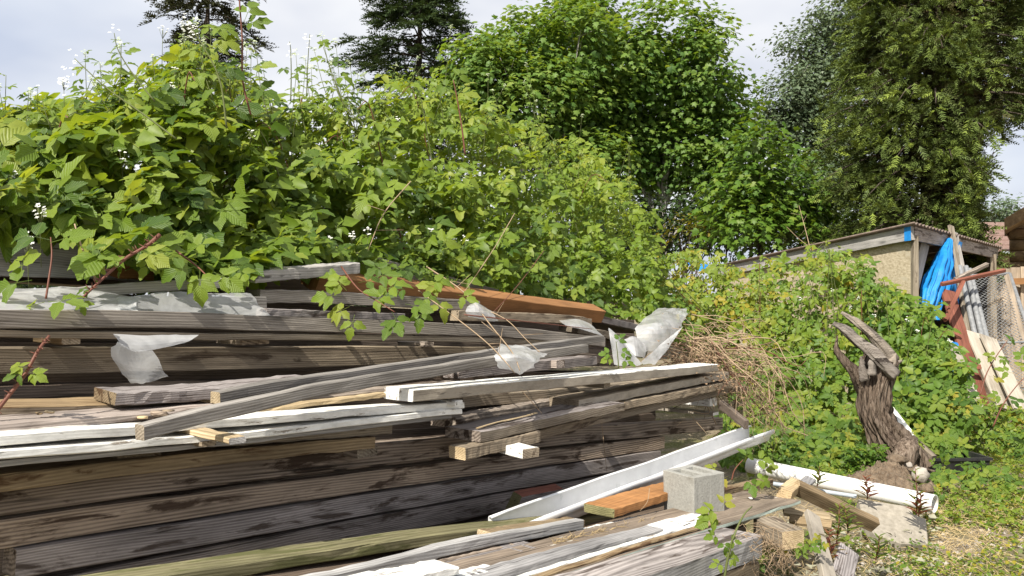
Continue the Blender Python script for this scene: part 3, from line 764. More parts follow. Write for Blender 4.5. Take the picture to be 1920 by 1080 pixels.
sheet('plastic_scrap', 'crumpled plastic scrap draped over the two curved grey planks', 'plastic sheet',
      C3([[(938, 644, 2.92), (965, 646, 2.90), (1000, 655, 2.86), (1030, 663, 2.84)],
          [(930, 658, 2.78), (958, 660, 2.74), (992, 664, 2.72), (1020, 668, 2.76)],
          [(924, 673, 2.70), (955, 671, 2.63), (990, 674, 2.64), (1008, 680, 2.66)],
          [(938, 690, 2.70), (957, 699, 2.66), (985, 700, 2.68), (1002, 688, 2.7)]]), group=PS, seed=5, wr=0.014, rag=0.8, nu=30, nv=24, fold=9.0)
cu = empty('curled_plastic', P(1220, 640, 4.8), 'large curled piece of hazy plastic between the pile and the dry vines', 'plastic sheet', PS)
link('curl', sheet_mesh('curl', C3([[(1233, 579, 3.65), (1262, 576, 3.62), (1291, 578, 3.60)], [(1207, 598, 3.45), (1243, 590, 3.38), (1287, 592, 3.40)], [(1190, 617, 3.30), (1228, 611, 3.16), (1279, 613, 3.22)], [(1192, 640, 3.24), (1225, 640, 3.12), (1258, 644, 3.18)], [(1208, 662, 3.30), (1222, 663, 3.22), (1240, 664, 3.24)]]), seed=6, nu=28, nv=28, wr=0.016, rag=0.4, fold=6.0), cu, M['film'])
link('torn_flap', sheet_mesh('torn_flap', C3([[(1139, 617, 3.06), (1156, 629, 3.02), (1170, 640, 3.05)], [(1141, 640, 3.0), (1166, 650, 2.96), (1187, 660, 3.0)], [(1150, 684, 2.97), (1176, 685, 2.93), (1203, 683, 2.97)]]), seed=7, nu=22, nv=20, wr=0.014, rag=0.35), cu, M['film'])
link('torn_flap', sheet_mesh('torn_flap', C3([[(1168, 636, 3.25), (1188, 630, 3.22), (1210, 637, 3.25)], [(1172, 650, 3.15), (1192, 645, 3.12), (1212, 655, 3.15)], [(1182, 668, 3.1), (1195, 668, 3.05), (1208, 672, 3.1)]]), seed=8, nu=14, nv=10, wr=0.010, rag=0.4), cu, M['film'])
link('torn_strip', sheet_mesh('torn_strip', C3([[(1258, 630, 3.10), (1280, 612, 3.12)], [(1228, 655, 3.0), (1254, 652, 3.02)], [(1196, 684, 2.95), (1228, 683, 2.97)]]), seed=9, nu=10, nv=16, wr=0.006, rag=0.3), cu, M['film'])
sheet('plastic_scrap', 'small crumpled plastic scrap under the left half of the orange timber', 'plastic sheet',
      C3([[(880, 571, 3.52), (898, 568, 3.5), (924, 586, 3.5)], [(874, 583, 3.42), (902, 586, 3.4), (930, 594, 3.42)], [(878, 596, 3.42), (905, 601, 3.4), (934, 602, 3.42)]]), group=PS, seed=10, nu=14, nv=10, wr=0.014, rag=0.5)
sheet('plastic_scrap', 'smooth plastic scrap below the right end of the orange timber', 'plastic sheet',
      C3([[(1047, 601, 3.6), (1080, 598, 3.58), (1108, 607, 3.56)], [(1056, 608, 3.44), (1088, 610, 3.42), (1122, 622, 3.42)], [(1066, 613, 3.42), (1094, 619, 3.40), (1130, 630, 3.40)]]), group=PS, seed=11, nu=16, nv=10, wr=0.006, rag=0.3)

# ------------------------------------------------------------------ gutter
def gutter():
    A = P(917, 969, dep(917, 2.70)); B = P(1405, 798, dep(1405, 2.72))
    a = (B - A).normalized(); b = Vector((-a.y, a.x, 0)).normalized(); u = a.cross(b)
    prof = [(0.010, -0.006), (0.006, 0.001), (0, 0), (-0.002, -0.006), (0, -0.070), (0.006, -0.088), (0.018, -0.098), (0.080, -0.100), (0.094, -0.094), (0.099, -0.076), (0.106, -0.060), (0.120, -0.050), (0.124, -0.042), (0.124, -0.030), (0.119, -0.027), (0.113, -0.031)]
    n = 30; V = []; k = len(prof)
    for i in range(n):
        t = i / (n - 1)
        s = 0.006 * math.sin(t * 9) + 0.004 * math.sin(t * 23)
        for (p, z) in prof:
            ext = 0.10 * (p / 0.12) if i == n - 1 else 0
            V.append(A.lerp(B, t) - b * p + u * (z + s * 0.4) + a * ext)
    Fc = [(i * k + j, i * k + j + 1, (i + 1) * k + j + 1, (i + 1) * k + j) for i in range(n - 1) for j in range(k - 1)]
    g = empty('rain_gutter', A, 'white metal rain gutter lying aslant in front of the dark pile', 'gutter')
    o = link('trough', pymesh('trough', V, Fc, smooth=True), g, M['gutter'])
    md = o.modifiers.new('thickness', 'SOLIDIFY'); md.thickness = 0.003
    # grime and moss lying in the trough
    V, Fc = [], []
    rr = random.Random(4)
    for i in range(260):
        t = rr.betavariate(2.2, 1.8); q = A.lerp(B, t) - b * rr.uniform(0.066, 0.094) + u * (-0.094)
        s = rr.uniform(0.004, 0.011)
        k0 = len(V)
        V += [q + Vector((rr.uniform(-s, s), rr.uniform(-s, s), 0)) for _ in range(3)] + [q + Vector((0, 0, s * rr.uniform(0.6, 1.7)))]
        Fc += [(k0, k0 + 1, k0 + 3), (k0 + 1, k0 + 2, k0 + 3), (k0 + 2, k0, k0 + 3)]
    d = link('grime', pymesh('grime', V, Fc), g, plain('wet moss grime', (0.05, 0.085, 0.055), 0.9))
    d['kind'] = 'stuff'
gutter()

# ------------------------------------------------------------------ cinder block
def cinder_block():
    th = math.radians(33)
    e1 = Vector((math.cos(th), math.sin(th), 0.0)); e2 = Vector((-math.sin(th), math.cos(th), 0.0))
    e1 = (e1 + Vector((0, 0, 0.015))).normalized()
    up = e1.cross(e2).normalized()
    org = P(1302, 981, 3.42)
    X = [0, .027, .084, .106, .163, .19]; Y = [0, .03, .16, .19]; H = 0.196; D = 0.13
    V, Fc, idx = [], [], {}
    rr = random.Random(3)
    def v(x, y, z):
        k = (round(x, 4), round(y, 4), round(z, 4))
        if k not in idx:
            idx[k] = len(V)
            j = lambda: rr.uniform(-0.0016, 0.0016)
            V.append(org + e1 * (x + j()) + e2 * (y + j()) + up * (z + j()))
        return idx[k]
    for i in range(5):
        for j in range(3):
            hole = j == 1 and i in (1, 3)
            x0, x1, y0, y1 = X[i], X[i + 1], Y[j], Y[j + 1]
            Fc.append((v(x0, y0, 0), v(x0, y1, 0), v(x1, y1, 0), v(x1, y0, 0)))
            if not hole: Fc.append((v(x0, y0, H), v(x1, y0, H), v(x1, y1, H), v(x0, y1, H)))
            else:
                t = 0.006
                a = [v(x0, y0, H), v(x1, y0, H), v(x1, y1, H), v(x0, y1, H)]
                c = [v(x0 + t, y0 + t, H - D), v(x1 - t, y0 + t, H - D), v(x1 - t, y1 - t, H - D), v(x0 + t, y1 - t, H - D)]
                for q in range(4): Fc.append((a[q], a[(q + 1) % 4], c[(q + 1) % 4], c[q]))
                Fc.append(tuple(c))
    for j in range(3):
        Fc.append((v(0, Y[j], 0), v(0, Y[j], H), v(0, Y[j + 1], H), v(0, Y[j + 1], 0)))
        Fc.append((v(.19, Y[j], 0), v(.19, Y[j + 1], 0), v(.19, Y[j + 1], H), v(.19, Y[j], H)))
    for i in range(5):
        Fc.append((v(X[i], 0, 0), v(X[i + 1], 0, 0), v(X[i + 1], 0, H), v(X[i], 0, H)))
        Fc.append((v(X[i], .19, 0), v(X[i], .19, H), v(X[i + 1], .19, H), v(X[i + 1], .19, 0)))
    o = link('cinder_block', pymesh('cinder_block', [p - org for p in V], Fc), mat=M['concrete'], loc=org)
    md = o.modifiers.new('worn edges', 'BEVEL'); md.width = 0.003; md.segments = 2; md.limit_method = 'ANGLE'
    tag(o, 'grey concrete half block with two holes standing on the weathered board', 'cinder block')
cinder_block()

# ------------------------------------------------------------------ pipe, conduit, slab
def hollow_tube(name, p0, p1, r, wall, mat, label, cat, n=28, sag=0.0):
    p0, p1 = Vector(p0), Vector(p1)
    a = (p1 - p0).normalized(); u = a.cross(Vector((0, 0, 1))).normalized(); v = u.cross(a)
    V, Fc = [], []
    prof = [(0.02, r - wall), (0, r - wall), (0, r)] + [(t, r) for t in np.linspace(0.1, 0.9, 9)] + [(1, r), (1, r - wall), (0.75, r - wall)]
    L = (p1 - p0).length
    for (t, rad) in prof:
        for j in range(n):
            an = 2 * math.pi * j / n
            V.append(a * (L * t) + u * (rad * math.cos(an)) + v * (rad * math.sin(an)) - Vector((0, 0, sag * math.sin(math.pi * t))))
    for i in range(len(prof) - 1):
        for j in range(n): Fc.append((i * n + j, i * n + (j + 1) % n, (i + 1) * n + (j + 1) % n, (i + 1) * n + j))
    o = link(name, pymesh(name, V, Fc, smooth=True), mat=mat, loc=p0)
    md = o.modifiers.new('edges', 'EDGE_SPLIT'); md.split_angle = math.radians(40)
    return tag(o, label, cat)
hollow_tube('drain_pipe', P(1405, 872, 5.7), P(1753, 945, 4.75), 0.055, 0.005, M['pvc'], 'fat white plastic drain pipe lying in front of the stump, open right end', 'pipe')
hollow_tube('conduit_pipe', P(1450, 907, 4.9), P(1606, 931, 4.7), 0.013, 0.002, M['conduit'], 'thin blue grey conduit pipe lying below the white drain pipe', 'pipe', n=10)

def slab():
    pts = [(1609, 936, 4.72), (1707, 951, 4.66), (1712, 965, 4.62), (1736, 974, 4.58), (1741, 1022, 4.40), (1690, 1020, 4.36), (1640, 1003, 4.42), (1618, 975, 4.55)]
    fr = [P(*q) for q in pts]
    c = sum(fr, Vector()) / len(fr)
    nrm = (fr[3] - fr[0]).cross(fr[5] - fr[0]).normalized()
    if nrm.y < 0: nrm = -nrm
    n = len(fr)
    inner = [c + (p - c) * 0.965 - nrm * 0.006 for p in fr]
    V = inner + fr + [p + nrm * 0.055 for p in fr]
    Fc = [tuple(range(n))]
    for s in (0, n):
        for i in range(n): Fc.append((s + i, s + n + i, s + n + (i + 1) % n, s + (i + 1) % n))
    Fc.append(tuple(range(2 * n, 3 * n))[::-1])
    o = link('concrete_slab', pymesh('concrete_slab', [p - c for p in V], Fc), mat=M['slab'], loc=c)
    tag(o, 'broken concrete slab piece propped against the white drain pipe', 'concrete slab')
slab()

# ------------------------------------------------------------------ stump
def bark_mat():
    m, n, l, b = nmat('dead weathered stump wood')
    tcn = n.new('ShaderNodeTexCoord')
    mp_ = n.new('ShaderNodeMapping'); mp_.inputs['Scale'].default_value = (1, 1, 0.13)
    l.new(tcn.outputs['Object'], mp_.inputs[0])
    f = noise(n, l, mp_.outputs[0], 55.0, 6, 0.7, 0.8); f2 = noise(n, l, tcn.outputs['Object'], 5.0, 4, 0.6)
    rp = ramp(n, [(0.39, (0.030, 0.021, 0.015)), (0.50, (0.16, 0.118, 0.088)), (0.75, (0.36, 0.295, 0.235))]); l.new(f, rp.inputs[0])
    r2 = ramp(n, [(0.3, 0.7), (0.7, 1.15)]); l.new(f2, r2.inputs[0])
    l.new(mixc(n, l, 0.8, rp.outputs[0], r2.outputs[0], 'MULTIPLY'), b.inputs['Base Color'])
    b.inputs['Roughness'].default_value = 0.92; b.inputs['Specular IOR Level'].default_value = 0.2
    bp = n.new('ShaderNodeBump'); bp.inputs['Strength'].default_value = 1.0; bp.inputs['Distance'].default_value = 0.02
    l.new(f, bp.inputs['Height']); l.new(bp.outputs[0], b.inputs['Normal'])
    return m
M['stump'] = bark_mat()
M['splinter'] = wood('grey splintered wood', (0.40, 0.355, 0.31), (0.07, 0.055, 0.045), seed=71, stain=(0.03, 0.022, 0.018), stain_lo=0.56, bump=1.0)

def loft(path, radii, n=40, flutes=9, amp=0.12, twist=0.0, flat=1.0, seed=0, rings=40, opentop=False, crack=0.0, ref=Vector((0.2, 1, 0))):
    c = curve_pts(path, rings); rad = np.interp(np.linspace(0, 1, rings), np.linspace(0, 1, len(radii)), radii)
    V, Fc = [], []
    for i, p in enumerate(c):
        a = (c[min(i + 1, rings - 1)] - c[max(i - 1, 0)]).normalized()
        u = ref.cross(a).normalized(); v = a.cross(u)
        for j in range(n):
            an = 2 * math.pi * j / n
            q = Vector((math.cos(an) * 1.7, math.sin(an) * 1.7, i / rings * 1.6 + seed))
            f = 1 + amp * (1 - 2 * abs(math.sin(0.5 * flutes * an + twist * i / rings + 2.8 * mnoise.noise(q)))) * 0.7 + amp * 1.3 * mnoise.noise(q * 1.8) + amp * 0.9 * mnoise.noise(Vector((q.x * 5, q.y * 5, q.z * 2)))
            if crack: f *= 1 - crack * max(0.0, 1 - 5.5 * abs(mnoise.noise(Vector((math.cos(an) * 3.4, math.sin(an) * 3.4, i / rings * 1.1 + seed * 2))))) - 0.5 * crack * max(0.0, 1 - 5 * abs(mnoise.noise(Vector((math.cos(an) * 8, math.sin(an) * 8, i / rings * 2.2 + seed)))))
            r = rad[i] * f
            top = 0
            if opentop and i >= rings - 3:
                top = 0.11 * mnoise.noise(Vector((math.cos(an) * 3, math.sin(an) * 3, seed + 5)))
            V.append(p + u * (r * math.cos(an)) + v * (r * flat * math.sin(an)) + a * top)
    for i in range(rings - 1):
        for j in range(n):
            Fc.append((i * n + j, i * n + (j + 1) % n, (i + 1) * n + (j + 1) % n, (i + 1) * n + j))
    Fc.append(tuple(range(n))[::-1])
    if opentop:
        k = len(V); m_ = c[rings - 1] - (c[-1] - c[-4]).normalized() * 0.16
        for j in range(n): V.append(m_ + (V[(rings - 1) * n + j] - m_) * 0.55 - Vector((0, 0, 0.03)))
        for j in range(n): Fc.append(((rings - 1) * n + j, (rings - 1) * n + (j + 1) % n, k + (j + 1) % n, k + j))
        Fc.append(tuple(k + j for j in range(n)))
    else:
        Fc.append(tuple((rings - 1) * n + j for j in range(n)))
    return V, Fc

def stump():
    d = 6.15; mpp = d / F
    root = empty('tree_stump', P(1690, 872, d), 'gnarled dead grey brown stump with long splintered prongs in the weeds', 'tree stump')
    def part(name, path, radii, **kw):
        V, Fc = loft([P(x, y, d + o) for (x, y, o) in path], [r * mpp for r in radii], **kw)
        return link(name, pymesh(name, V, Fc, smooth=True), root, M['splinter' if name == 'splinter' else 'stump'])
    part('trunk', [(1698, 882, 0.0), (1684, 846, 0.0), (1656, 806, 0.0), (1637, 764, 0.0), (1641, 716, 0.0), (1652, 676, 0.02)], [46, 36, 33, 29, 27, 30], flutes=9, amp=0.19, twist=3.0, flat=0.85, seed=1.3, opentop=True, rings=80, n=150, crack=0.26)
    part('root_knot', [(1690, 870, -0.20), (1702, 840, -0.18), (1716, 822, -0.08)], [22, 20, 5], flutes=6, amp=0.12, seed=4.0, rings=16, n=26)
    part('root', [(1705, 880, 0.0), (1722, 858, -0.02), (1700, 838, 0.0)], [18, 17, 8], flutes=5, amp=0.12, seed=8.0, rings=14, n=22)
    part('prong', [(1624, 742, 0.0), (1607, 706, -0.03), (1584, 678, -0.05), (1569, 655, -0.05), (1570, 628, -0.03)], [12, 12, 8, 5, 1.2], flutes=5, amp=0.3, flat=0.6, seed=2.2, rings=30, n=36, crack=0.25)
    part('splinter', [(1682, 704, -0.12), (1655, 680, -0.13), (1616, 646, -0.12), (1586, 621, -0.10), (1562, 606, -0.08)], [9, 11, 9, 7, 3.0], flutes=5, amp=0.45, flat=0.30, seed=3.1, rings=30, n=30)
    part('splinter', [(1676, 680, -0.03), (1646, 642, -0.04), (1612, 610, -0.04), (1594, 597, -0.03), (1577, 586, -0.02)], [9, 8, 7, 5, 2.4], flutes=5, amp=0.45, flat=0.34, seed=5.7, rings=28, n=28)
    for (x0, y0, x1, y1, o0, r_) in [(1622, 700, 1614, 668, -0.08, 8), (1634, 690, 1634, 668, -0.12, 7), (1668, 694, 1680, 662, -0.05, 9), (1676, 690, 1692, 676, 0.02, 7), (1652, 690, 1650, 655, 0.06, 8), (1640, 690, 1628, 660, 0.05, 7)]:
        part('splinter', [(x0, y0 + 14, o0), ((x0 + x1) / 2 + R.uniform(-4, 4), (y0 + y1) / 2, o0), (x1, y1, o0)], [r_, r_ * 0.8, 1.2], flutes=4, amp=0.4, flat=0.45, seed=R.uniform(0, 9), rings=14, n=16)
    for k in range(9):
        a = R.uniform(0, 6.28); L_ = R.uniform(0.16, 0.34); b0 = P(1692 + R.uniform(-22, 22), 862 + R.uniform(-8, 8), d - 0.1)
        e0 = b0 + Vector((math.cos(a) * L_, math.sin(a) * L_ * 0.7 - 0.08, 0)); e0.z = gz(e0.x, e0.y) + R.uniform(0.0, 0.1)
        link('root', Tubes().add(curve_pts([b0, b0.lerp(e0, 0.5) + Vector((0, 0, R.uniform(-0.03, 0.06))), e0], 9), R.uniform(0.010, 0.024), 0.004, n=7, jit=0.2).mesh('root'), root, M['stump'])
    part('splinter', [(1664, 712, 0.04), (1668, 684, 0.05), (1664, 662, 0.05)], [13, 14, 3], flutes=7, amp=0.25, flat=0.6, seed=7.7, rings=16, n=20)
stump()
bar('white_plank', 'white painted plank leaning in the weeds behind the stump', 'plank', P(1668, 766, 6.75), P(1724, 838, 6.5), 0.07, 0.03, 'white', up=(0.3, -1, 0.3))
bar('brown_batten', 'brown batten lying below the white plank behind the stump', 'batten', P(1700, 812, 6.62), P(1752, 858, 6.35), 0.05, 0.035, 'greywarm', up=(0.3, -1, 0.3))

def mound():
    c = P(1672, 905, 5.75); c.z = gz(c.x, c.y)
    n, m = 110, 50; V, Fc = [], []
    for i in range(m + 1):
        t = i / m
        for j in range(n):
            an = 2 * math.pi * j / n
            rx, ry = 0.44 * t, 0.40 * t
            x, y = rx * math.cos(an), ry * math.sin(an)
            h = 0.17 * (1 - t * t) ** 1.3
            q = Vector((x * 6, y * 6, 2.0))
            h += (0.07 * mnoise.noise(q) + 0.06 * abs(mnoise.noise(q * 2.3)) + 0.05 * abs(mnoise.noise(q * 5)) + 0.022 * mnoise.noise(q * 11)) * (1 - t ** 3)
            V.append(c + Vector((x, y, h - 0.03)))
    for i in range(m):
        for j in range(n): Fc.append((i * n + j, i * n + (j + 1) % n, (i + 1) * n + (j + 1) % n, (i + 1) * n + j))
    o = link('dirt_mound', pymesh('dirt_mound', [p - c for p in V], Fc, smooth=True), mat=M['dirt'], loc=c)
    tag(o, 'mound of brown dirt and roots at the foot of the stump', 'dirt mound')
mound()

def stone(name, label, px, py, d, sx, sy, sz, mat='rock', seed=0, group=None):
    n, m = 14, 9; V, Fc = [], []
    for i in range(m + 1):
        ph = math.pi * i / m
        for j in range(n):
            an = 2 * math.pi * j / n
            q = Vector((math.sin(ph) * math.cos(an), math.sin(ph) * math.sin(an), math.cos(ph)))
            f = 1 + 0.28 * mnoise.noise(q * 1.6 + Vector((seed, 0, 0))) + 0.1 * mnoise.noise(q * 4 + Vector((seed, 2, 0)))
            V.append(Vector((q.x * sx * f, q.y * sy * f, q.z * sz * f)))
    for i in range(m):
        for j in range(n): Fc.append((i * n + j, (i + 1) * n + j, (i + 1) * n + (j + 1) % n, i * n + (j + 1) % n))
    o = link(name, pymesh(name, V, Fc, smooth=True), mat=M[mat], loc=P(px, py, d))
    return tag(o, label, 'stone', group)
stone('stone', 'flat brown stone on top of the dirt mound under the stump', 1681, 861, 5.75, 0.075, 0.06, 0.035, 'dirt', 1)
stone('stone', 'pale rounded stone on the right side of the dirt mound', 1726, 890, 5.55, 0.055, 0.05, 0.06, 'rock', 2)
stone('stone', 'small whitish stone by the pale rounded one', 1705, 872, 5.65, 0.022, 0.02, 0.02, 'rock', 3)
for k, (px, py, d, lab) in enumerate([(1612, 908, 5.55, 'brown dirt clod at the left foot of the mound'), (1650, 912, 5.45, 'brown dirt clod behind the middle of the drain pipe'), (1738, 916, 5.3, 'brown dirt clod right of the mound near the tray')]):
    stone('dirt_clod', lab, px, py, d, R.uniform(0.03, 0.05), R.uniform(0.03, 0.05), R.uniform(0.02, 0.035), 'dirt', 10 + k)['category'] = 'dirt clod'

def tray():
    L, W, H = 0.58, 0.36, 0.15
    org = P(1724, 893, 6.15); org.z = gz(org.x, org.y)
    V, Fc = [], []
    def ring(x0, y0, x1, y1, z): 
        k = len(V); V.extend([(x0, y0, z), (x1, y0, z), (x1, y1, z), (x0, y1, z)]); return k
    t = 0.012
    a = ring(0.02, 0.02, L - 0.02, W - 0.02, 0); b_ = ring(0, 0, L, W, H - 0.02); c = ring(-0.015, -0.015, L + 0.015, W + 0.015, H - 0.02)
    d_ = ring(-0.015, -0.015, L + 0.015, W + 0.015, H); e = ring(t, t, L - t, W - t, H); f = ring(t + 0.02, t + 0.02, L - t - 0.02, W - t - 0.02, 0.02)
    seq = [a, b_, c, d_, e, f]
    Fc.append((a + 3, a + 2, a + 1, a)); Fc.append((f, f + 1, f + 2, f + 3))
    for s, q in zip(seq[:-1], seq[1:]):
        for i in range(4): Fc.append((s + i, s + (i + 1) % 4, q + (i + 1) % 4, q + i))
    o = link('plastic_tray', pymesh('plastic_tray', V, Fc), mat=M['blackplastic'], loc=org)
    o.rotation_euler = (0, 0, math.radians(4))
    tag(o, 'black plastic tray sitting in weeds right of the stump', 'tray')
tray()

# ------------------------------------------------------------------ shed
F1 = Vector((P(1711, 424, 8.5).x, P(1711, 424, 8.5).y, 0)); ZF1 = P(1711, 424, 8.5).z
F2 = Vector((P(1869, 466, 11.6).x, P(1869, 466, 11.6).y, 0)); ZF2 = P(1869, 466, 11.6).z
B1 = Vector((P(1340, 503, 13.0).x, P(1340, 503, 13.0).y, 0)); ZB1 = P(1340, 503, 13.0).z
B2 = F2 + (B1 - F1); ZB2 = ZB1 + ZF2 - ZF1
shed = empty('garden_shed', F1, 'low shed with corrugated roof, grey fascia boards and strand board wall behind brambles', 'shed')
def v3(p, z): return Vector((p.x, p.y, z))
def shed_bar(name, a, b, w, h, mat, **kw): return bar(name, None, None, a, b, w, h, mat, parent=shed, **kw)
fw = 0.15
nL = Vector((-(B1 - F1).normalized().y, (B1 - F1).normalized().x, 0)); nR = Vector(((F2 - F1).normalized().y, -(F2 - F1).normalized().x, 0))
shed_bar('fascia', v3(F1, ZF1 - fw / 2), v3(B1, ZB1 - fw / 2), 0.035, fw, 'silver', rings=14)
shed_bar('fascia', v3(F1, ZF1 - fw / 2) + (F2 - F1).normalized() * 0.03, v3(F2, ZF2 - fw / 2), 0.035, fw, 'purple', rings=14)
fbl = link('blue_flashing', pymesh('blue_flashing', [v3(F1, ZF1 + 0.005) + (B1 - F1).normalized() * s + nL * o_ + Vector((0, 0, z)) for s in (0.0, 0.10) for o_ in (0.020, 0.024) for z in (0.0, -fw - 0.01)], [(0, 1, 5, 4), (2, 6, 7, 3), (0, 2, 3, 1), (4, 5, 7, 6), (0, 4, 6, 2), (1, 3, 7, 5)]), shed, M['tarp'])
# corrugated sheets
ins = 0.12
def roof():
    ns = 200; V, Fc = [], []
    ex = (F2 - F1); ey = (B1 - F1)
    for j, t in enumerate((-0.014, 1.03)):
        for i in range(ns + 1):
            s = -0.02 + 1.05 * i / ns
            p = F1 + ex * s + ey * t
            z = ZF1 + (ZF2 - ZF1) * s + (ZB1 - ZF1) * t + 0.022 + 0.013 * math.sin(2 * math.pi * s * ex.length / 0.13)
            V.append(v3(p, z))
    for i in range(ns): Fc.append((i, i + 1, ns + 2 + i, ns + 1 + i))
    o = link('roof', pymesh('roof', V, Fc, smooth=True), shed, M['rust'])
    md = o.modifiers.new('thickness', 'SOLIDIFY'); md.thickness = 0.012
roof()
def wallq(name, a, b, za, zb, mat, off, th=0.03):
    e = (b - a).normalized(); nn = Vector((-e.y, e.x, 0)) * off
    q = [v3(a + nn, gz(a.x, a.y) - 0.1), v3(b + nn, gz(b.x, b.y) - 0.1), v3(b + nn, zb), v3(a + nn, za)]
    t = Vector((-e.y, e.x, 0)) * (-th)
    V = q + [p + t for p in q]
    return link(name, pymesh(name, V, [(0, 1, 2, 3), (7, 6, 5, 4), (0, 4, 5, 1), (1, 5, 6, 2), (2, 6, 7, 3), (3, 7, 4, 0)]), shed, M[mat])
inA = F1 + (F2 - F1).normalized() * 0.06 + (B1 - F1).normalized() * 0.04
inB = B1 + (F2 - F1).normalized() * 0.06
wallq('wall', inA, inB, ZF1 - 0.02, ZB1 - 0.02, 'osb', 0.0)
wallq('wall', inB, B2, ZB1 - 0.03, ZB2 - 0.03, 'shade', 0.0)  # inner walls in shade-dark wood so the shed opening reads dark
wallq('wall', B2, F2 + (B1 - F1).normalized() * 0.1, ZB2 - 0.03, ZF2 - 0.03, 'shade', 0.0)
shed_bar('corner_post', v3(F1 + (F2 - F1).normalized() * 0.07, -0.05), v3(F1 + (F2 - F1).normalized() * 0.07, ZF1 - 0.1), 0.06, 0.06, 'greywarm', up=(0, 1, 0))
shed_bar('corner_post', v3(F2 - (F2 - F1).normalized() * 0.35, -0.05), v3(F2 - (F2 - F1).normalized() * 0.35, ZF2 - 0.1), 0.09, 0.09, 'greywarm', up=(0, 1, 0))
for s in (0.25, 0.5, 0.75):
    p = F1.lerp(F2, s); q = B1.lerp(B2, s)
    shed_bar('rafter', v3(p + (B1 - F1).normalized() * 0.05, ZF1 + (ZF2 - ZF1) * s - 0.07), v3(q, ZB1 + (ZF2 - ZF1) * s - 0.07), 0.04, 0.09, 'shade')

bar('leaning_board', 'wide white weathered board leaning left of the blue tarp', 'board', P(1733, 456, 9.15), P(1702, 585, 8.75), 0.14, 0.035, 'silver', up=(0.4, -1, 0))
tp = empty('blue_tarp', P(1770, 500, 9.2), 'bright blue tarp hanging in folds from the shed eave', 'tarp')
link('fold', sheet_mesh('fold', [[(1773, 447, 9.45), (1779, 446, 9.42), (1785, 449, 9.40)], [(1748, 488, 9.25), (1768, 486, 9.08), (1786, 488, 9.2)], [(1728, 525, 9.1), (1758, 526, 8.92), (1782, 530, 9.05)], [(1719, 560, 9.0), (1746, 562, 8.85), (1772, 568, 8.95)], [(1712, 592, 8.92), (1735, 594, 8.80), (1760, 602, 8.88)]], nu=26, nv=30, wr=0.020, rag=0.1, seed=21, fold=5.0, pleat=0.05), tp, M['tarp'])
link('fold', sheet_mesh('fold', [[(1782, 449, 9.42), (1792, 452, 9.6)], [(1784, 490, 9.2), (1796, 498, 9.5)], [(1781, 535, 9.06), (1798, 545, 9.4)], [(1772, 575, 8.96), (1795, 590, 9.3)]], nu=12, nv=26, wr=0.02, rag=0.1, seed=22, fold=5.0, pleat=0.03), tp, M['tarp'])
link('fold', sheet_mesh('fold', [[(1770, 640, 8.3), (1795, 640, 8.4)], [(1775, 680, 8.1), (1800, 678, 8.2)], [(1780, 715, 7.9), (1790, 720, 8.0)]], nu=10, nv=12, wr=0.04, rag=0.3, seed=23, fold=5.0), tp, M['tarp'])
link('fold', sheet_mesh('fold', [[(1797, 452, 9.62), (1804, 456, 9.7)], [(1795, 474, 9.6), (1800, 470, 9.65)]], nu=8, nv=8, wr=0.02, rag=0.3, seed=24, fold=6.0), tp, M['tarp'])
sheet('blue_tarp_scrap', 'scrap of blue tarp at the far left end of the shed roof', 'tarp', [[(1290, 492, 12.6), (1330, 497, 12.6)], [(1295, 505, 12.5), (1335, 510, 12.5)]], mat='tarp', nu=12, nv=6, wr=0.06, rag=0.3, seed=25)

bar('leaning_board', 'tall pale grey board leaning against the shed eave right of the tarp', 'board', P(1783, 424, 9.6), P(1822, 660, 8.6), 0.075, 0.035, 'greywarm', up=(0.3, -1, 0))
bar('leaning_board', 'second pale board tucked behind the tall leaning one', 'board', P(1790, 436, 9.75), P(1836, 660, 8.7), 0.08, 0.03, 'silver', up=(0.3, -1, 0))
XG = 'red brown timber frame pieces'
bar('frame_bar', 'pinkish red bar of the crossed frame, nearly level', 'timber bar', P(1765, 533, 8.6), P(1884, 507, 8.75), 0.04, 0.040, 'redbrown', up=(0, -0.4, 1), group=XG, top='redbrown')
bar('frame_bar', 'dark brown bar crossing behind the pinkish one', 'timber bar', P(1790, 525, 8.7), P(1851, 496, 9.0), 0.04, 0.045, 'brown', up=(0, -0.4, 1), group=XG)
bar('frame_bar', 'red diagonal brace running down from the crossed bars', 'timber bar', P(1806, 527, 8.65), P(1772, 600, 8.3), 0.04, 0.04, 'redbrown', up=(0, -1, 0.3), group=XG)
bar('red_board', 'wide red brown board leaning beneath the crossed bars', 'board', P(1776, 545, 8.95), P(1850, 790, 7.8), 0.17, 0.03, 'redbrown', up=(0.15, -1, 0.2), group=XG)
bar('frame_bar', 'short red ledge nailed across the leaning red board', 'timber bar', P(1812, 690, 8.05), P(1838, 688, 8.05), 0.05, 0.05, 'redbrown', up=(0, -1, 0.2), group=XG)
for k, (x0, y0, x1, y1, dd, lab) in enumerate([(1799, 499, 1834, 655, 9.0, 'left galvanised pipe in the row of three leaning by the wire mesh'), (1811, 500, 1845, 650, 9.05, 'middle galvanised pipe in the row of three leaning by the wire mesh'), (1818, 505, 1852, 640, 9.1, 'right galvanised pipe in the row of three leaning by the wire mesh')]):
    hollow_tube('steel_pipe', P(x0, y0, dd + 0.25), P(x1, y1, dd - 0.45), 0.028, 0.004, M['galv'], lab, 'pipe', n=12)['group'] = 'steel pipes leaning by the shed'

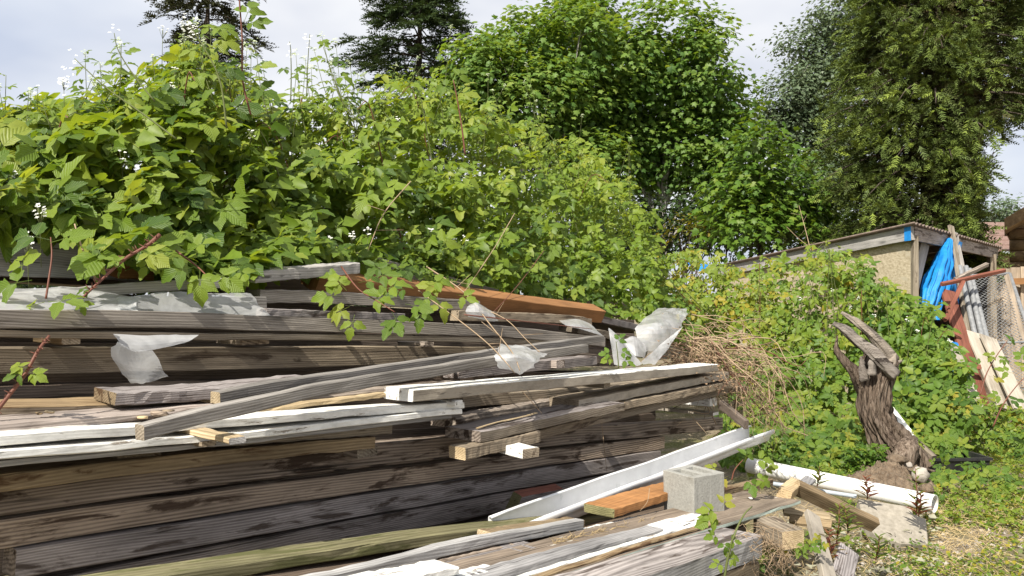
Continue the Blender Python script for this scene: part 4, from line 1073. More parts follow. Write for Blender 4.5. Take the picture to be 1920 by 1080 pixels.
def chainlink():
    TL, TR = P(1822, 517, 9.35), P(1893, 513, 9.2)
    BL, BR = P(1905, 790, 8.0), P(1985, 790, 7.9)
    root = empty('chain_link_panel', BL, 'leaning chain link fence panel of grey wire mesh', 'fence panel')
    def at(s, t): return TL.lerp(TR, s).lerp(BL.lerp(BR, s), t)
    tb = Tubes()
    W_ = (TR - TL).length; H_ = (BL - TL).length
    cw = 0.046
    nw = int(W_ / cw) * 2; nh = int(H_ / (cw * 1.0)) * 2
    for i in range(0, nw + 1, 2):
        # each wire zigzags down the panel
        for sgn in (1,):
            pts = []
            for j in range(nh + 1):
                s = (i + (j % 2) * 1.06 * sgn) / nw
                p = at(min(max(s, 0), 1), j / nh)
                p = p + Vector((0, -0.006 * (1 if (j % 2) else -1), 0)) + Vector((0, 0.03 * mnoise.noise(p * 2.0), 0))
                pts.append(p)
            tb.add(pts, 0.0042, 0.0042, n=3)
            pts2 = []
            for j in range(nh + 1):
                s = (i + 2 - (j % 2) * 1.06) / nw
                p = at(min(max(s, 0), 1), j / nh)
                p = p + Vector((0, 0.006 * (1 if (j % 2) else -1), 0)) + Vector((0, 0.03 * mnoise.noise(p * 2.0), 0))
                pts2.append(p)
            tb.add(pts2, 0.0042, 0.0042, n=3)
    o = link('wire_mesh', tb.mesh('wire_mesh'), root, M['galv']); o['kind'] = 'stuff'
    link('frame_rail', Tubes().add([TL, TR], 0.02, n=8).mesh('frame_rail'), root, M['galv'])
    link('frame_rail', Tubes().add([TR, BR], 0.02, n=8).mesh('frame_rail'), root, M['galv'])
    link('frame_rail', Tubes().add([TL.lerp(BL, 0.5), TR.lerp(BR, 0.5)], 0.012, n=8).mesh('frame_rail'), root, M['galv'])
chainlink()
bar('leaning_post', 'pale weathered post leaning on the right edge of the wire mesh', 'post', P(1889, 517, 9.2), P(1952, 760, 8.1), 0.06, 0.05, 'fence', up=(0.3, -1, 0))
bar('leaning_board', 'left cream board propped low in front of the steel pipes', 'board', P(1826, 624, 8.6), P(1886, 768, 7.75), 0.20, 0.025, 'cream', up=(0.1, -1, 0.2))
bar('leaning_board', 'right cream board propped low beside the wire mesh', 'board', P(1852, 632, 8.5), P(1918, 772, 7.6), 0.19, 0.025, 'cream', up=(0.1, -1, 0.2))
bar('leaning_board', 'whitish peeling board sunk in the brambles below the tarp', 'board', P(1786, 648, 8.3), P(1836, 770, 7.6), 0.12, 0.03, 'dirtydimwhite', up=(0.1, -1, 0.2))
bar('red_board', 'red painted board end at the right picture edge in the weeds', 'board', P(1904, 800, 7.2), P(1960, 845, 7.0), 0.10, 0.03, 'redbrown', up=(0, -0.7, 0.6))

# wooden fence, boards apart
def fence():
    root = empty('wooden_fence', P(1900, 600, 12.3), 'pale vertical board fence behind the wire mesh panel', 'fence')
    root.location.z = 0
    a = P(1838, 503, 12.6); b = P(2050, 497, 12.0)
    n = 11
    for i in range(n):
        p = a.lerp(b, (i + 0.5) / n); z = p.z + R.uniform(-0.02, 0.02)
        bar('board', None, None, Vector((p.x, p.y, gz(p.x, p.y) + 0.02)), Vector((p.x, p.y, z)), 0.150, 0.02, 'fence', up=(0.03, -1, 0), parent=root, rings=4)
    for z in (0.35, 1.55):
        bar('rail', None, None, Vector((a.x, a.y + 0.04, z)), Vector((b.x, b.y + 0.04, z)), 0.04, 0.09, 'fence', parent=root)
    for t in (0.3, 0.95):
        p = a.lerp(b, t)
        bar('post', None, None, Vector((p.x, p.y + 0.09, -0.1)), Vector((p.x, p.y + 0.09, p.z - 0.05)), 0.09, 0.09, 'fence', up=(0, -1, 0), parent=root)
fence()
bar('orange_rail', 'orange painted rail in front of the fence at the right edge', 'rail', P(1897, 528, 12.3), P(2010, 524, 12.0), 0.05, 0.10, 'orange', group=None)

def cabin():
    root = empty('log_cabin', P(1930, 500, 15), 'brown log building at the right picture edge with sloping eave', 'building')
    root.location.z = 0
    a = P(1893, 500, 15.0); b = P(2120, 500, 14.0)
    for k in range(13):
        z = 0.1 + k * 0.21
        pa = Vector((a.x, a.y, z)); pb = Vector((b.x, b.y, z))
        link('log', Tubes().add([pa, pa.lerp(pb, 0.5), pb], 0.115, n=10, jit=0.04).mesh('log'), root, M['log'])
    e0 = P(1883, 410, 14.6); e1_ = P(2120, 270, 13.6)
    th = Vector((e0.x / e0.y * 3.0 + 0.25, 3.0, -0.25))
    V = [e0, e1_, e1_ + th, e0 + th]; V += [p - Vector((0, 0, 0.22)) for p in V]
    link('roof', pymesh('roof', V, [(0, 1, 2, 3), (7, 6, 5, 4), (0, 4, 5, 1), (1, 5, 6, 2), (2, 6, 7, 3), (3, 7, 4, 0)]), root, M['log'])
    V = [Vector((a.x, a.y + 0.05, 2.6)), Vector((b.x, b.y + 0.05, 2.6)), Vector((b.x, b.y + 0.05, 4.2)), Vector((a.x, a.y + 0.05, 2.8))]
    V += [p + Vector((0, 0.1, 0)) for p in V]
    link('gable', pymesh('gable', V, [(0, 1, 2, 3), (7, 6, 5, 4), (0, 4, 5, 1), (1, 5, 6, 2), (2, 6, 7, 3), (3, 7, 4, 0)]), root, M['log'])
cabin()
def far_house():
    root = empty('far_house', P(1840, 500, 24), 'far house with a brown shingle roof seen past the shed', 'house')
    root.location.z = 0
    def slabq(name, q, th, mat):
        V = [Vector(p) for p in q] + [Vector(p) + Vector(th) for p in q]
        link(name, pymesh(name, V, [(0, 1, 2, 3), (7, 6, 5, 4), (0, 4, 5, 1), (1, 5, 6, 2), (2, 6, 7, 3), (3, 7, 4, 0)]), root, M[mat])
    for k in range(6):
        t0, t1 = k / 6, (k + 1) / 6 + 0.03
        L0, R0 = P(1800, 470, 22), P(1900, 470, 22); L1, R1 = P(1815, 418, 25), P(1900, 418, 25)
        slabq('shingle_row', [L0.lerp(L1, t0) + Vector((0, 0, 0.03)), R0.lerp(R1, t0) + Vector((0, 0, 0.03)), R0.lerp(R1, t1), L0.lerp(L1, t1)], (0, 0, -0.05), 'shingle')
    a, b = P(1805, 475, 22.4), P(1900, 475, 22.4)
    slabq('wall', [(a.x, a.y, 0), (b.x, b.y, 0), (b.x, b.y, a.z), (a.x, a.y, a.z)], (0, 0.2, 0), 'log')
far_house()
# ------------------------------------------------------------------ leaves
def leaflet(nseg=6, wid=0.36, fold=0.18, droop=0.18, serr=0.10, rr=None):
    """ovate toothed leaflet, base at origin, tip at +y (length 1)"""
    rr = rr or R
    V, T, UV = [], [], []
    mid = []
    for i in range(nseg + 1):
        t = i / nseg
        z = -droop * t * t
        mid.append(len(V)); V.append((0, t, z)); UV.append((0, t))
    for side in (-1, 1):
        edge = [mid[0]]
        for i in range(1, nseg):
            t = i / nseg
            w = wid * math.sin(math.pi * min(1, t ** 0.72)) ** 0.85
            w *= 1 + (serr if i % 2 else -serr) + rr.uniform(-0.05, 0.05)
            tt = t + (0.03 if i % 2 else -0.01)
            edge.append(len(V)); V.append((side * w, tt, -droop * t * t + fold * w + rr.uniform(-0.015, 0.02))); UV.append((side * w / wid, t))
        edge.append(mid[nseg])
        for i in range(nseg):
            a, b = mid[i], mid[i + 1]; c, d = edge[i], edge[i + 1]
            tri = []
            if c == a: tri = [(a, d, b)]
            elif d == b: tri = [(a, c, b)]
            else: tri = [(a, c, d), (a, d, b)]
            for q in tri: T.append(q if side == -1 and False else (q if side == 1 else q[::-1]))
    return np.array(V, float), np.array(T, int), np.array(UV, float)

def xf(V, ang_z=0, pitch=0, roll=0, s=1.0, off=(0, 0, 0)):
    Mx = (Matrix.Rotation(ang_z, 3, 'Z') @ Matrix.Rotation(pitch, 3, 'X') @ Matrix.Rotation(roll, 3, 'Y'))
    return (np.array(Mx) @ V.T).T * s + np.array(off)

def join(parts):
    V, T, U = [], [], []; k = 0
    for v, t, u in parts:
        V.append(v); T.append(t + k); U.append(u); k += len(v)
    return np.vstack(V), np.vstack(T), np.vstack(U)

def stick(p0, p1, r):
    p0 = np.array(p0, float); p1 = np.array(p1, float)
    a = p1 - p0; a /= np.linalg.norm(a); u = np.cross(a, (0.1, 0.2, 1.0)); u /= np.linalg.norm(u); v = np.cross(a, u)
    V = [p + r * (math.cos(q) * u + math.sin(q) * v) for p in (p0, p1) for q in (0, 2.1, 4.2)]
    T = [(0, 1, 4), (0, 4, 3), (1, 2, 5), (1, 5, 4), (2, 0, 3), (2, 3, 5)]
    return np.array(V), np.array(T), np.full((6, 2), 0.0)

def bramble_leaf(n=3, seed=0, nseg=6):
    rr = random.Random(seed)
    parts = [stick((0, 0, 0), (0, 0.55, 0.02), 0.014)]
    top = (0, 0.55, 0.02)
    angs = {3: (0, 68, -68), 5: (0, 52, -52, 118, -118), 1: (0,)}[n]
    for a in angs:
        s = (1.0 if a == 0 else 0.84 if abs(a) < 90 else 0.66) * rr.uniform(0.92, 1.08)
        v, t, u = leaflet(nseg, wid=rr.uniform(0.27, 0.36), fold=rr.uniform(0.08, 0.45), droop=rr.uniform(0.0, 0.55), serr=0.13, rr=rr)
        az = math.radians(a + rr.uniform(-9, 9)); ln = 0.26 if a == 0 else 0.06
        off = (top[0] - math.sin(az) * ln, top[1] + math.cos(az) * ln, top[2])
        parts.append(stick(top, off, 0.011))
        parts.append((xf(v, az, math.radians(rr.uniform(-16, 12)), math.radians(rr.uniform(-14, 14)), s, off), t, u))
    return join(parts)
BRAM = [bramble_leaf(3, 1), bramble_leaf(5, 2, 5), bramble_leaf(3, 3), bramble_leaf(5, 4, 5), bramble_leaf(3, 5), bramble_leaf(3, 6), bramble_leaf(3, 7), bramble_leaf(5, 8, 5), bramble_leaf(3, 11)]
SIMPLE = [bramble_leaf(1, 9, 5), bramble_leaf(1, 10, 5)]
BRAM_LOW = [bramble_leaf(3, 21, 4), bramble_leaf(3, 22, 4), bramble_leaf(5, 23, 3), bramble_leaf(3, 24, 4), bramble_leaf(3, 25, 4)]

def orient(N, H):
    """rotation matrices with local z = N and local y close to H (arrays n x 3)"""
    N = N / np.linalg.norm(N, axis=1, keepdims=True)
    H = H - (H * N).sum(1, keepdims=True) * N
    H = H / (np.linalg.norm(H, axis=1, keepdims=True) + 1e-9)
    X = np.cross(H, N)
    return np.stack([X, H, N], axis=2)

def place(templates, which, Rm, S, POS, tint):
    Vs, Ts, Us, Ti = [], [], [], []; k = 0
    which = np.asarray(which)
    for w in range(len(templates)):
        id_ = np.where(which == w)[0]
        if len(id_) == 0: continue
        v, t, u = templates[w]
        VV = np.einsum('nij,vj->nvi', Rm[id_], v) * S[id_][:, None, None] + POS[id_][:, None, :]
        n, m = len(id_), len(v)
        Vs.append(VV.reshape(-1, 3)); Ts.append((t[None] + (np.arange(n) * m)[:, None, None]).reshape(-1, 3) + k)
        Us.append(np.tile(u, (n, 1))); Ti.append(np.repeat(tint[id_], m)); k += n * m
    return np.vstack(Vs), np.vstack(Ts), np.vstack(Us), np.concatenate(Ti)

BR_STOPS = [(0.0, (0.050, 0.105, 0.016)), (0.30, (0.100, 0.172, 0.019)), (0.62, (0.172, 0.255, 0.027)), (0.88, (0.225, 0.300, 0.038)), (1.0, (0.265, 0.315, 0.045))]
UNDER = (0.200, 0.250, 0.080)
M['bramble'] = leafmat('bramble foliage', BR_STOPS, UNDER, False, 0.44, 0.48, veins=False)
M['bramble_leaf'] = leafmat('bramble leaf', BR_STOPS, UNDER, True, 0.44, 0.45, veins=True)
BY_STOPS = [(0.0, (0.048, 0.115, 0.016)), (0.35, (0.100, 0.185, 0.020)), (0.7, (0.170, 0.245, 0.027)), (0.93, (0.245, 0.280, 0.034)), (1.0, (0.33, 0.28, 0.03))]
M['weed'] = leafmat('yellowish weed foliage', BY_STOPS, (0.17, 0.22, 0.08), False, 0.38, 0.5)
M['weed_leaf'] = leafmat('yellowish weed leaf', BY_STOPS, (0.17, 0.22, 0.08), True, 0.38, 0.48, veins=True)
M['cane_green'] = plain('green cane', (0.12, 0.14, 0.045), 0.6)
M['cane_red'] = plain('red brown cane', (0.17, 0.065, 0.042), 0.55)
M['cane_dead'] = plain('dead tan cane', (0.38, 0.275, 0.175), 0.8)
M['cane_brown'] = plain('dead brown cane', (0.19, 0.12, 0.075), 0.85)
M['petal_bud'] = plain('pale green buds', (0.50, 0.56, 0.34), 0.7)
M['petal'] = plain('white petals', (0.80, 0.80, 0.74), 0.7)
BRAM_ME = []
for i, (v, t, u) in enumerate(BRAM):
    BRAM_ME.append(npmesh('leaf', v, t, u, None, smooth=True))

def leaf_objects(parent, templates_me, which, Rm, S, POS, mat_name, name='leaf'):
    pl = np.array(parent.location)
    for w, r, s, p in zip(which, Rm, S, POS):
        me = templates_me[w]
        if len(me.materials) == 0: me.materials.append(M[mat_name])
        o = bpy.data.objects.new(name, me); COL.objects.link(o)
        o.parent = parent
        mw = np.eye(4); mw[:3, :3] = r * s; mw[:3, 3] = p - pl
        o.matrix_basis = Matrix(mw.tolist())
        if o.active_material is None or mat_name != 'bramble_leaf':
            o.material_slots[0].link = 'OBJECT'; o.material_slots[0].material = M[mat_name]

def flower_mesh(points, size, rr):
    c_ = points[0] if len(points) else None
    V, T = [], []
    for p in points:
        for k in range(5):
            a = 2 * math.pi * k / 5 + rr.uniform(-0.2, 0.2)
            c, s = math.cos(a), math.sin(a)
            b0 = len(V); sz = size * rr.uniform(0.8, 1.2)
            up = Vector((rr.uniform(-0.5, 0.5), -0.6, 0.7)).normalized()
            e = up.cross(Vector((c, s, 0.3))).normalized(); f = e.cross(up)
            V += [p, p + (f * 0.8 + e * 0.45) * sz, p + f * 1.25 * sz + up * 0.2 * sz, p + (f * 0.8 - e * 0.45) * sz]
            T += [(b0, b0 + 1, b0 + 2), (b0, b0 + 2, b0 + 3)]
    return V, T

def interp(xs, tab):
    return np.interp(xs, [a for a, _ in tab], [b for _, b in tab])

CAMP = np.array((0, 0, CAMZ))
def pix_pos(px, py, d):
    x = (px - 960.0) / F * d; v = (540.0 - py) / F * d
    return np.stack([x, d * CP - v * SP, CAMZ + d * SP + v * CP], axis=1)

def hedge(name, label, px0, px1, top, bot, dfront, depth, n, size, tint, group, n_obj=300, mat=('bramble', 'bramble_leaf'), toward=0.55, seed=0, flowers=(), canes=14, low=None, sizejit=0.35, topfuzz=26, dens=1.5, lean=0.0, tips=0):
    """a leafy thicket between two outlines; dfront(px, py) is the distance of its near face"""
    g = np.random.default_rng(seed); rr = random.Random(seed)
    px = g.uniform(px0, px1, n * 3)
    t0 = interp(px, top); b0 = interp(px, bot)
    # clumpy outline
    fz = np.array([mnoise.noise(Vector((x * 0.021, seed, 0.5))) + 0.6 * mnoise.noise(Vector((x * 0.062, seed, 2.5))) for x in px])
    u = g.random(n * 3) ** 0.92
    py = t0 - fz * topfuzz + (b0 - t0 + fz * topfuzz) * u
    w = g.random(n * 3) ** dens
    d = dfront(px, py) + w * depth + lean * np.clip(1 - u, 0, 1) ** 1.2
    pos = pix_pos(px, py, d)
    cl = np.array([mnoise.noise(Vector(p) * 2.6 + Vector((seed, 0, 0))) + 0.5 * mnoise.noise(Vector(p) * 6.0) for p in pos])
    keep = np.where((cl > -0.20) & (pos[:, 2] > 0.02))[0][:n]
    px, py, d, w, pos, cl, u = px[keep], py[keep], d[keep], w[keep], pos[keep], cl[keep], u[keep]
    n = len(pos)
    # push clumps forward so the face is uneven
    pos[:, 1] -= cl * 0.34
    out = CAMP - pos; out[:, 2] = 0; out /= np.linalg.norm(out, axis=1, keepdims=True)
    tw = toward * (0.35 + 0.9 * u)[:, None]
    N = np.array((0, 0, 1.0)) * 0.75 + out * tw + g.normal(0, 0.34, (n, 3)) + np.array((SUN_H.x, SUN_H.y, 0)) * 0.42
    H = g.normal(0, 1, (n, 3)) + out * 0.5 + np.array((0, 0, -0.55))
    Rm = orient(N, H)
    S = size * (1 + g.uniform(-sizejit, sizejit, n)) * np.where(g.random(n) < 0.42, g.uniform(0.45, 0.7, n), 1.08)
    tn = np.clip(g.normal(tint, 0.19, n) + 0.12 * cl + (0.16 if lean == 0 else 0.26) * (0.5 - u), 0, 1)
    which = g.integers(0, len(BRAM), n)
    root = empty(name, Vector(pos.mean(0)) * 1.0, label, 'bramble' if 'bramble' in name else 'plant', group)
    root.location.z = 0.0
    order = np.argsort(d + w * 2.0 + g.uniform(0, 0.8, n))
    ob, st = order[:n_obj], order[n_obj:]
    if n_obj: leaf_objects(root, BRAM_ME, which[ob], Rm[ob], S[ob], pos[ob], mat[1])
    tpl = BRAM_LOW if low is None else low
    which = which % len(tpl)
    if len(st):
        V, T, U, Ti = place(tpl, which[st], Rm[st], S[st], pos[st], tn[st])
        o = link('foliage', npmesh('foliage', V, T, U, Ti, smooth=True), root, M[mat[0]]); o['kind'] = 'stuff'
    # canes arching up through the leaves
    for k in range(canes):
        cx = rr.uniform(px0, px1); ty = float(interp([cx], top)[0]) + rr.uniform(-8, 60); by = float(interp([cx], bot)[0])
        dd = float(dfront(np.array([cx]), np.array([(ty + by) / 2]))[0]) + lean * 0.5 + rr.uniform(0.15, depth * 0.6)
        bend = rr.uniform(-120, 120)
        pts = curve_pts([P(cx - bend, by - 10, dd + 0.2), P(cx - bend * 0.5, by + (ty - by) * 0.45, dd + 0.1), P(cx, ty + 12, dd), P(cx + bend * 0.35, ty + 10 + abs(bend) * 0.12, dd - 0.1)], 14)
        link('cane', Tubes().add(pts, rr.uniform(0.004, 0.007), 0.0018, n=5).mesh('cane'), root, M[rr.choice(['cane_green', 'cane_green', 'cane_green', 'cane_red'])])
    for k in range(tips):
        cx = rr.uniform(px0 + 5, px1 - 5); ty = float(interp([cx], top)[0])
        dd = float(dfront(np.array([cx]), np.array([ty]))[0]) + lean * 0.8 + rr.uniform(0, depth * 0.5)
        hgt = rr.uniform(35, 110); sl = rr.uniform(-75, 75)
        pts = curve_pts([P(cx - sl, ty + 60, dd), P(cx - sl * 0.4, ty, dd), P(cx, ty - hgt, dd)], 10)
        link('cane', Tubes().add(pts, 0.0034, 0.0013, n=5).mesh('cane'), root, M['cane_green'])
        W, RM, SS, PP = [], [], [], []
        for q in range(7):
            f = 0.45 + 0.55 * q / 6; p = pts[min(9, int(f * 9))]
            an = rr.uniform(0, 6.28)
            RM.append(orient(np.array([[rr.gauss(0, 0.3), -0.35, 0.8]]), np.array([[math.cos(an), -0.3, 0.35 + 0.4 * q / 6]]))[0])
            SS.append(size * (0.92 - 0.62 * q / 6)); PP.append(np.array(p)); W.append(rr.randrange(len(BRAM)))
        leaf_objects(root, BRAM_ME, W, RM, SS, PP, mat[1])
        if rr.random() < 0.7:
            V, T = flower_mesh([pts[-1] + Vector((rr.gauss(0, 0.008), rr.gauss(0, 0.008), rr.gauss(0, 0.012))) for _ in range(rr.randrange(9, 15))], 0.0052, rr)
            link('flower_cluster', pymesh('flower_cluster', V, T), root, M['petal_bud'])['kind'] = 'stuff'
    for (fx, fy, cnt, fd) in flowers:
        tb_ = float(interp([fx], top)[0]); bb_ = float(interp([fx], bot)[0])
        uu = min(1, max(0, (fy - tb_) / (bb_ - tb_)))
        fd = float(dfront(np.array([fx]), np.array([fy]))[0]) + lean * (1 - uu) ** 1.2 - 0.02
        c = P(fx, fy, fd)
        pts = [c + Vector((rr.gauss(0, 0.010), rr.gauss(0, 0.010), rr.gauss(0, 0.014))) for _ in range(cnt)]
        stalk = Tubes()
        for q in pts: stalk.add([c - Vector((0, 0, 0.05)), q], 0.0011, 0.0008, n=3)
        stalk.add([c - Vector((0.03, -0.06, 0.2)), c - Vector((0, 0, 0.05))], 0.002, 0.0015, n=4)
        link('flower_stalk', stalk.mesh('flower_stalk'), root, M['cane_green'])
        V, T = flower_mesh(pts, 0.0062, rr)
        link('flower_cluster', pymesh('flower_cluster', V, T), root, M['petal'])['kind'] = 'stuff'
    return root

def dfC(c0): return lambda px, py: c0 / (DX - (px - 960.0) / F)
TOP = [(-60, 258), (0, 250), (50, 240), (90, 228), (130, 212), (180, 200), (230, 172), (280, 150), (330, 132), (380, 128), (430, 140), (470, 168), (520, 200), (560, 192), (610, 168), (640, 190), (680, 195), (730, 172), (770, 165), (820, 150), (860, 168), (890, 200), (930, 215), (980, 222), (1020, 245), (1060, 268), (1110, 285), (1150, 300), (1185, 340), (1210, 385), (1260, 425), (1300, 455), (1340, 478), (1400, 480)]
BOT = [(-60, 405), (0, 405), (60, 420), (120, 435), (180, 452), (230, 472), (270, 495), (310, 508), (380, 520), (440, 505), (480, 492), (560, 488), (640, 480), (700, 492), (780, 520), (860, 535), (940, 545), (1020, 560), (1100, 578), (1140, 588), (1200, 590), (1260, 600), (1320, 615), (1400, 640)]
BG = 'bramble thicket growing over the lumber pile'
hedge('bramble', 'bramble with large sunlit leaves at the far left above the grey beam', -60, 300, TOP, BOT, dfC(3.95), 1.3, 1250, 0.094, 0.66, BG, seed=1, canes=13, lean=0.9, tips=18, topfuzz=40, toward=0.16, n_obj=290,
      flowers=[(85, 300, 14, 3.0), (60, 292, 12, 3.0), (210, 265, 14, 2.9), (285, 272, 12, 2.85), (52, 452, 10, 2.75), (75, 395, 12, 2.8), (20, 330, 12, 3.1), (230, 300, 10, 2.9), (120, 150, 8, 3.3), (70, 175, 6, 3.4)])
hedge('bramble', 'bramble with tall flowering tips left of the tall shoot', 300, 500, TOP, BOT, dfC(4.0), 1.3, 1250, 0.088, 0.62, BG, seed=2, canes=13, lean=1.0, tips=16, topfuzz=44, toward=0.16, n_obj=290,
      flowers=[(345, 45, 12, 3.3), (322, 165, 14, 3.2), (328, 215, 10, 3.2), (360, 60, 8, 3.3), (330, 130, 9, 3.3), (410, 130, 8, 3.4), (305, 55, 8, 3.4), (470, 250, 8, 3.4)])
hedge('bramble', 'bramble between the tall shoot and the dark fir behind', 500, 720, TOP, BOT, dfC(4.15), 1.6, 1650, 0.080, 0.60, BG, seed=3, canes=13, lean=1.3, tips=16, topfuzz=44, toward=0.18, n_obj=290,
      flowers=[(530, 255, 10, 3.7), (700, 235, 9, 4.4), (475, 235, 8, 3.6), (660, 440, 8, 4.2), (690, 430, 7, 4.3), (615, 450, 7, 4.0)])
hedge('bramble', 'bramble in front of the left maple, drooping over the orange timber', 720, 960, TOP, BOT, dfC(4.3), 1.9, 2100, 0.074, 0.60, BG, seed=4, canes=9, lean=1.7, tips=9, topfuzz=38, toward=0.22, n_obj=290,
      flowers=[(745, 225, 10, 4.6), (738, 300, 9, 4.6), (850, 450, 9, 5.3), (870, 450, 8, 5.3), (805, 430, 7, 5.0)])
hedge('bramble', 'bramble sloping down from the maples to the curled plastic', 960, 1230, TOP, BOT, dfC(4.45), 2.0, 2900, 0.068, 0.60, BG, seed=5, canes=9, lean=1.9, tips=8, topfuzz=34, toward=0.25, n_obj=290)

# right hand thickets
TOPR = [(1200, 560), (1240, 480), (1290, 470), (1340, 490), (1400, 500), (1470, 492), (1540, 456), (1570, 460), (1600, 484), (1640, 505), (1670, 528), (1700, 545), (1725, 572), (1760, 600), (1800, 690), (1850, 745), (1930, 790)]
BOTR = [(1200, 600), (1280, 640), (1330, 690), (1400, 760), (1450, 850), (1500, 880), (1600, 895), (1700, 880), (1740, 850), (1800, 850), (1930, 860)]
def dR(px, py): return 6.4 + np.clip((850 - py) / 370.0, 0, 1.1) * np.interp(px, [1200, 1350, 1500, 1700, 1800], [1.6, 3.6, 2.6, 1.9, 1.4])
RG = 'brambles and weeds in front of the shed'
hedge('bramble', 'bramble at the left end of the shed above the dry vines', 1220, 1440, TOPR, BOTR, dR, 1.5, 1750, 0.070, 0.70, RG, n_obj=290, seed=11, canes=10, mat=('weed', 'weed_leaf'), topfuzz=16)
hedge('bramble', 'yellow green bramble before the shed fascia left of the stump', 1420, 1620, TOPR, BOTR, dR, 1.4, 1900, 0.076, 0.58, RG, n_obj=290, seed=12, canes=12, mat=('weed', 'weed_leaf'), topfuzz=22,
      flowers=[(1560, 545, 8, 7.9), (1595, 580, 7, 7.8), (1500, 560, 7, 8.0)])
hedge('bramble', 'darker green bramble beneath the blue tarp right of the stump', 1600, 1800, TOPR, BOTR, dR, 1.2, 1750, 0.078, 0.40, RG, n_obj=290, seed=13, canes=10, mat=('weed', 'weed_leaf'), topfuzz=14,
      flowers=[(1640, 590, 8, 7.6), (1700, 600, 8, 7.5), (1720, 620, 7, 7.4), (1780, 640, 7, 7.3), (1610, 560, 7, 7.7)])
TOPW = [(1660, 760), (1700, 740), (1750, 735), (1800, 730), (1850, 750), (1900, 760), (1960, 780)]
BOTW = [(1660, 840), (1720, 850), (1800, 862), (1860, 862), (1960, 850)]
hedge('weed_patch', 'low bright weed patch between the stump and the cream boards', 1670, 1960, TOPW, BOTW, lambda px, py: 6.7 + np.clip((860 - py) / 120.0, 0, 1) * 0.9, 0.9, 1500, 0.045, 0.62, RG, n_obj=260, seed=14, canes=6, mat=('weed', 'weed_leaf'), topfuzz=10)
TOPP = [(1735, 900), (1760, 870), (1800, 862), (1840, 868), (1880, 890), (1900, 930)]
BOTP = [(1735, 960), (1800, 985), (1850, 985), (1900, 960)]
hedge('bramble_sprout', 'young bramble with round leaves in front of the black tray', 1738, 1885, TOPP, BOTP, lambda px, py: 5.0 + np.clip((980 - py) / 120.0, 0, 1) * 0.75, 0.35, 150, 0.052, 0.62, RG, n_obj=150, seed=15, canes=6, mat=('weed', 'weed_leaf'), topfuzz=8)
TOPB = [(1380, 1025), (1440, 1010), (1500, 985), (1560, 1010), (1600, 1030)]
BOTB = [(1380, 1100), (1600, 1100)]
hedge('bramble_sprout', 'yellowish bramble sprout low at the right end of the front stack', 1395, 1600, TOPB, BOTB, lambda px, py: 3.45 + 0 * px, 0.35, 60, 0.042, 0.72, RG, n_obj=60, seed=16, canes=4, mat=('weed', 'weed_leaf'), topfuzz=8)
TOPG = [(1330, 770), (1420, 800), (1500, 840), (1600, 870)]
BOTG = [(1330, 850), (1420, 880), (1500, 892), (1600, 905)]
hedge('weed_patch', 'shaded weeds behind the white pipe left of the dirt mound', 1350, 1600, TOPG, BOTG, lambda px, py: 5.9 + np.clip((900 - py) / 120.0, 0, 1) * 0.6, 0.8, 900, 0.042, 0.40, RG, n_obj=200, seed=17, canes=8, mat=('weed', 'weed_leaf'), topfuzz=10)

# ---- single shoots and named sprigs
def sprig(name, label, stem, r0, r1, mat, leaves, size, tint_mat='bramble_leaf', group='shoots standing out of the thicket', flower=None, thorns=False):
    """stem: (px, py, d) points; leaves: (px, py, d, scale, heading degrees, tilt toward camera)"""
    pts = curve_pts([P(*q) for q in stem], 18)
    root = empty(name, pts[0], label, 'bramble shoot', group)
    tb = Tubes().add(pts, r0, r1, n=6)
    if thorns:
        for i in range(2, len(pts) - 1):
            for _ in range(2):
                p = pts[i].lerp(pts[i - 1], R.random())
                tb.add([p, p + Vector((R.uniform(-1, 1), R.uniform(-0.6, 0), R.uniform(-0.3, 1))).normalized() * r0 * 3.2], r0 * 0.45, 0.0003, n=4)
    link('stem', tb.mesh('stem'), root, M[mat])
    W, RM, SS, PP = [], [], [], []
    for k, (x, y, d, s, hd, tl) in enumerate(leaves):
        p = P(x, y, d)
        h = Vector((math.cos(math.radians(hd)), -0.25, math.sin(math.radians(hd))))
        nrm = Vector((R.uniform(-0.25, 0.25), -math.sin(math.radians(tl)), math.cos(math.radians(tl))))
        RM.append(orient(np.array([nrm]), np.array([h]))[0]); SS.append(size * s); PP.append(np.array(p)); W.append(R.randrange(len(BRAM)))
    leaf_objects(root, BRAM_ME, W, RM, SS, PP, tint_mat)
    if flower:
        for (x, y, d, c) in flower:
            q = P(x, y, d); V, T = flower_mesh([q + Vector((R.gauss(0, 0.016), R.gauss(0, 0.015), R.gauss(0, 0.022))) for _ in range(c)], 0.0058, R)
            link('flower_cluster', pymesh('flower_cluster', V, T), root, M['petal'])['kind'] = 'stuff'
    return root
sprig('bramble_shoot', 'tallest bramble shoot rising into the sky with leaves at its tip', [(470, 215, 3.3), (455, 150, 3.3), (454, 70, 3.3), (449, 0, 3.3), (452, -40, 3.3)], 0.0045, 0.003, 'cane_red',
      [(456, 48, 3.3, 0.8, 35, 60), (458, 40, 3.28, 0.95, 80, 70), (455, 62, 3.3, 0.95, 170, 45), (456, 78, 3.3, 0.9, 195, 40), (462, 128, 3.3, 0.9, 10, 40), (470, 160, 3.3, 1.0, -20, 55)], 0.085)
sprig('bramble_shoot', 'flowering shoot tip leaning left against the sky', [(330, 260, 3.0), (270, 215, 3.0), (200, 165, 3.0), (140, 110, 3.0)], 0.004, 0.0018, 'cane_green',
      [(150, 118, 3.0, 0.5, 60, 45), (165, 130, 3.0, 0.5, 170, 45), (195, 160, 3.0, 0.6, 100, 45), (225, 185, 3.0, 0.7, 30, 45)], 0.075, flower=[(122, 150, 3.0, 12), (140, 112, 3.0, 6)])
